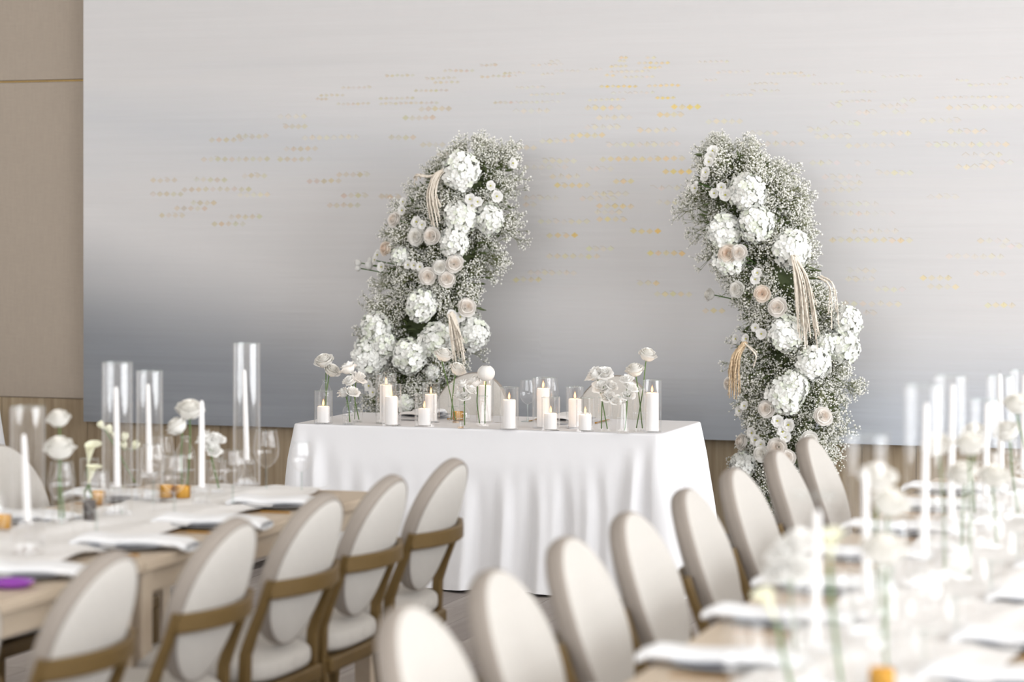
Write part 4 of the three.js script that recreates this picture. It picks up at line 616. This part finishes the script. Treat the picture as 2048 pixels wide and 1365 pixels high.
[ // the right table, nearest first: flower kind, vase kind, radius, height, foot, blooms, words
  ['calla', 'cylinder', 0.034, 0.14, [-1.04, -4.9], [[-1.067, 0.93, -4.915, 0.036, -0.35, 0.3]], 'pale yellow calla lily nearest the viewer on the right table'],
  ['calla', 'cylinder', 0.034, 0.2, [-0.95, -4.96], [[-0.959, 1.05, -4.951, 0.036, 0.1, 0.3]], 'upright calla lily right of the nearest glass cylinder'],
  ['rose', 'bottle', 0.036, 0.2, [-0.885, -5.16], [[-0.879, 1.05, -5.136, 0.05, 0.1, 0.2]], 'nearest cream rose on the right table, large and blurred'],
  ['lisianthus', 'cylinder', 0.034, 0.16, [-1.12, -5.32], [[-1.131, 1.015, -5.315, 0.042, -0.3, 0.4], [-1.095, 1.04, -5.326, 0.04, 0.3, 0.3], [-1.145, 0.97, -5.312, 0.04, -0.5, 0.5], [-1.10, 0.985, -5.3, 0.04, 0.2, 0.7]], 'bunch of white lisianthus in front of the right chair row'],
  ['rose', 'bottle', 0.036, 0.19, [-0.945, -5.5], [[-0.942, 1.098, -5.589, 0.046, 0.3, 0.3]], 'second nearest cream rose on the right table'],
  ['rose', 'bottle', 0.036, 0.2, [-1.03, -5.88], [[-1.022, 1.126, -5.879, 0.047, 0.1, 0.3]], 'cream rose before the wall base on the right table'],
  ['rose', 'cylinder', 0.032, 0.2, [-0.99, -6.7], [[-0.994, 1.138, -6.66, 0.044, -0.2, 0.3]], 'cream rose seen through the third nearest glass cylinder'],
  ['rose', 'bottle', 0.034, 0.19, [-0.91, -6.62], [[-0.904, 1.143, -6.656, 0.042, 0.1, 0.3]], 'cream rose beside the fourth nearest glass cylinder'],
  ['rose', 'bottle', 0.036, 0.17, [-0.985, -7.03], [[-0.979, 1.022, -7.053, 0.047, -0.2, 0.35]], 'low cream rose with green calyx in mid right table'],
  ['rose', 'bottle', 0.036, 0.17, [-0.92, -7.3], [[-0.918, 0.993, -7.283, 0.047, 0.2, 0.35]], 'low cream rose right of its twin in mid right table'],
  ['rose', 'cylinder', 0.034, 0.18, [-1.09, -8.05], [[-1.07, 1.06, -7.995, 0.044, -0.1, 0.3]], 'far cream rose left of the pair at the right edge'],
  ['rose', 'bottle', 0.036, 0.19, [-0.945, -8.06], [[-0.968, 1.065, -8.02, 0.046, -0.3, 0.3]], 'far cream rose, lower of the pair at the right edge'],
  ['rose', 'cylinder', 0.032, 0.21, [-0.88, -8.0], [[-0.935, 1.155, -8.015, 0.047, 0.1, 0.25]], 'highest cream rose at the right edge of the picture'],
].forEach(([kind, vk, r, h, [x, z], blooms, words]) => arrangement([vk, x, RY, z, r, h, ('glass bud vase under the ' + words).split(' ').slice(0, 16).join(' ')], [[kind, words, blooms]]));

// ---------------------------------------------------------------- glasses, plates, napkins, cutlery
const BOWL = lathe([[0.0045, 0.088], [0.012, 0.092], [0.028, 0.104], [0.04, 0.126], [0.0435, 0.148], [0.041, 0.178], [0.035, 0.215]], 36), GSTEM = lathe([[0.0048, 0.09], [0.0038, 0.06], [0.004, 0.02], [0.008, 0.008]], 16), GFOOT = lathe([[0, 0.008], [0.012, 0.006], [0.034, 0.0025], [0.036, 0.001], [0.034, 0], [0, 0]], 36), GRIM = new THREE.TorusGeometry(0.035, 0.0009, 6, 36).rotateX(Math.PI / 2).translate(0, 0.215, 0);
function wineGlass(x, y, z, s, label, group) { const t = thing('wine_glass', label, 'glass', [x, y, z], 0, group); t.scale.setScalar(s); part('bowl', BOWL, M.glass, t); part('rim', GRIM, M.glassEdge, t); part('stem', GSTEM, M.glassEdge, t); part('foot', GFOOT, M.glassEdge, t); return t; }
const TUMBLER = lathe([[0, 0.003], [0.03, 0.003], [0.032, 0.006], [0.037, 0.105]], 36), TBASE = lathe([[0, 0.012], [0.029, 0.012], [0.031, 0.001], [0, 0.001]], 36), TRIM = new THREE.TorusGeometry(0.037, 0.0012, 6, 36).rotateX(Math.PI / 2).translate(0, 0.105, 0);
function tumbler(x, y, z, label, group) { const t = thing('water_tumbler', label, 'glass', [x, y, z], 0, group); part('glass_body', TUMBLER, M.glass, t); part('rim', TRIM, M.glassEdge, t); part('base', TBASE, M.glass, t); return t; }
const PLATE = lathe([[0, 0.004], [0.08, 0.004], [0.1, 0.007], [0.134, 0.016], [0.136, 0.0175], [0.133, 0.018], [0.1, 0.011], [0.08, 0.008], [0, 0.007]], 48), SIDE_PLATE = lathe([[0, 0.003], [0.05, 0.003], [0.085, 0.010], [0.087, 0.0115], [0.084, 0.012], [0.05, 0.0065], [0, 0.006]], 40);
function napkinGeometry(len, wide, hang) { return sheet(40, 18, (u, v) => { const e = u * 2 - 1, q = v * 2 * Math.PI, x = e * len / 2, side = Math.cos(q) * wide / 2, th = 0.013 * sgnPow(Math.sin(q), 0.5); const drop = hang * smooth(0.82, 1, Math.abs(e)); return [x, 0.012 + th + 0.004 * fbm(u * 6, v * 4, 3) - drop + 0.003 * Math.sin(e * 5), side * (1 + 0.08 * Math.sin(e * 4))]; }, (u, v) => [u * 3, v * 2]); }
const NAPKIN = napkinGeometry(0.38, 0.125, 0.012);
const FORK = (() => { const l = [rbox(0.13, 0.003, 0.009, 0.0014, -0.03, 0.004, 0, 1), rbox(0.03, 0.003, 0.022, 0.0014, 0.045, 0.004, 0, 1)]; for (let i = 0; i < 4; i++) l.push(box(0.035, 0.002, 0.003, 0.075, 0.004, (i - 1.5) * 0.0056)); return merge(l); })(), KNIFE = merge([rbox(0.11, 0.006, 0.012, 0.0028, -0.05, 0.004, 0, 1), rbox(0.11, 0.002, 0.018, 0.0009, 0.06, 0.004, 0.002, 1)]);
function setting(x, y, z, dir, where, set, more = {}) {
  // dir: +1 when the diner sits on the side of larger x
  tag(part('dinner_plate', PLATE, M.plateGrey, scene, [x, y, z]), `dark grey dinner plate, ${where}`, 'plate', 'plates, ' + set);
  tag(part('napkin', NAPKIN, M.napkin, scene, [x + dir * 0.01, y + 0.012, z + 0.005]), `folded white napkin across the plate, ${where}`, 'napkin', 'napkins, ' + set).rotation.y = rr(-0.06, 0.06);
  const f = tag(part('fork', FORK, M.goldBox, scene, [x, y, z - 0.165 * dir]), `gold fork, ${where}`, 'fork', 'forks, ' + set), k = tag(part('knife', KNIFE, M.goldBox, scene, [x, y, z + 0.165 * dir]), `gold knife, ${where}`, 'knife', 'knives, ' + set);
  for (const o of [f, k]) o.rotation.y = (dir > 0 ? Math.PI : 0) + rr(-0.05, 0.05);
  if (more.wine !== false) wineGlass(x - dir * 0.19, y, z - 0.12 * dir, 1, `clear wine glass, ${where}`, 'wine glasses, ' + set);
  if (more.water !== false) tumbler(x - dir * 0.17, y, z + 0.0 * dir, `clear water tumbler, ${where}`, 'tumblers, ' + set);
}
[-7.74, -7.17, -6.63, -6.0, -5.29, -4.7].forEach((z, i) => setting(-3.43, LT.top, z, 1, `${ORD[i]} seat from far end, near side of left table`, 'left table near side', { wine: i > 0, water: i > 0 }));
[-7.75, -7.1, -6.45, -5.8].forEach((z, i) => setting(-4.06, LT.top, z, -1, `${ORD[i]} seat from far end, far side of left table`, 'left table far side', {}));
[-8.92, -8.39, -7.72, -7.09, -6.45, -5.89, -5.28, -4.73].forEach((z, i) => setting(-1.25, RT.top, z, -1, `${ORD[i]} seat from far end, near side of right table`, 'right table near side', { }));
[-8.9, -8.3, -7.7, -7.0, -6.4, -5.75, -5.25].forEach((z, i) => setting(-0.64, RT.top, z, 1, `${ORD[i]} seat from far end, far side of right table`, 'right table far side', { }));
wineGlass(-3.65, LT.top, -8.1, 1.08, 'large wine glass at the far end of the left table by the cylinder'); wineGlass(-3.54, LT.top, -8.17, 0.86, 'smaller wine glass before the left end of the white cloth'); tumbler(-3.9, LT.top, -8.2, 'water tumbler left of the far glass cylinder on the left table'); wineGlass(-3.98, LT.top, -7.92, 1.0, 'wine glass between the pair of cylinders and the cream roses'); wineGlass(-3.56, LT.top, -7.62, 0.95, 'wine glass in front of the bare taper candle');
wineGlass(-3.592, CT, -11.354, 1.0, 'wine glass behind the tallest candle at the table\'s middle'); wineGlass(-3.69, CT, -11.3, 0.95, 'wine glass left of the tallest candle, half hidden by it'); wineGlass(-4.42, CT, -11.25, 0.95, 'wine glass behind the pair of candles before the left column'); tumbler(-3.95, CT, -11.38, 'water tumbler before the left taupe chair');
[[-4.26, 'left'], [-3.5, 'right']].forEach(([x, w]) => {
  tag(part('dinner_plate', PLATE, M.plateGrey, scene, [x, CT + 0.001, -11.36]), `dark grey dinner plate before the ${w} taupe chair`, 'plate', 'plates on the couple\'s table');
  const n = tag(part('napkin', NAPKIN, M.napkin, scene, [x, CT + 0.013, -11.36]), `folded white napkin before the ${w} taupe chair`, 'napkin', 'napkins on the couple\'s table'); n.rotation.y = Math.PI / 2;
  [[-0.17, 'fork', FORK], [0.17, 'knife', KNIFE]].forEach(([o, k, g]) => { const c = tag(part(k, g, M.goldBox, scene, [x + o, CT + 0.002, -11.36]), `gold ${k} beside the plate of the ${w} taupe chair`, k, 'cutlery on the couple\'s table'); c.rotation.y = Math.PI / 2; });
});
{ const a = tag(part('knife', KNIFE, M.goldWood, scene, [-4.39, CT + 0.002, -11.42]), 'gold knife crossing another beside the pair of candles', 'knife'), b = tag(part('fork', FORK, M.goldWood, scene, [-4.36, CT + 0.008, -11.4]), 'gold fork lying across a knife beside the pair of candles', 'fork'); a.rotation.y = 0.55; b.rotation.y = -0.5; }
const CUP = lathe([[0, 0.003], [0.024, 0.003], [0.027, 0.006], [0.027, 0.046], [0.025, 0.046], [0.0245, 0.008], [0, 0.008]], 32);
[[-4.03, CT, -11.235, 'gold votive cup beside the long rose stems on the couple\'s table'], [-3.85, LT.top + 0.02, -7.7, 'gold votive cup, left of two under the pair of cream roses'], [-3.79, LT.top + 0.02, -7.7, 'gold votive cup, right of two under the pair of cream roses'], [-4.08, LT.top, -7.62, 'gold votive cup behind the tallest cylinder on the left table'], [-3.95, LT.top + 0.02, -6.75, 'gold votive cup at the left picture edge'], [-0.86, RT.top + 0.02, -5.0, 'gold votive cup nearest the viewer on the right table']].forEach(([x, y, z, l]) => tag(part('votive_cup', CUP, M.goldBox, scene, [x, y, z]), l, 'votive cup', 'gold votive cups'));
tag(part('votive_cup', lathe([[0, 0.002], [0.019, 0.002], [0.021, 0.005], [0.021, 0.07], [0.019, 0.07], [0.018, 0.01], [0, 0.01]], 28), M.amber, scene, [-3.79, LT.top + 0.02, -7.02]), 'dark brown glass cup beside the stem of the stacked roses', 'votive cup');
tag(part('favour_dish', lathe([[0, 0.002], [0.045, 0.002], [0.062, 0.014], [0.064, 0.018], [0.058, 0.018], [0.043, 0.008], [0, 0.007]], 36), M.purple, scene, [-3.37, LT.top, -5.8]), 'small glossy purple dish at the left edge of the left table', 'dish');

renderer.render(scene, camera);
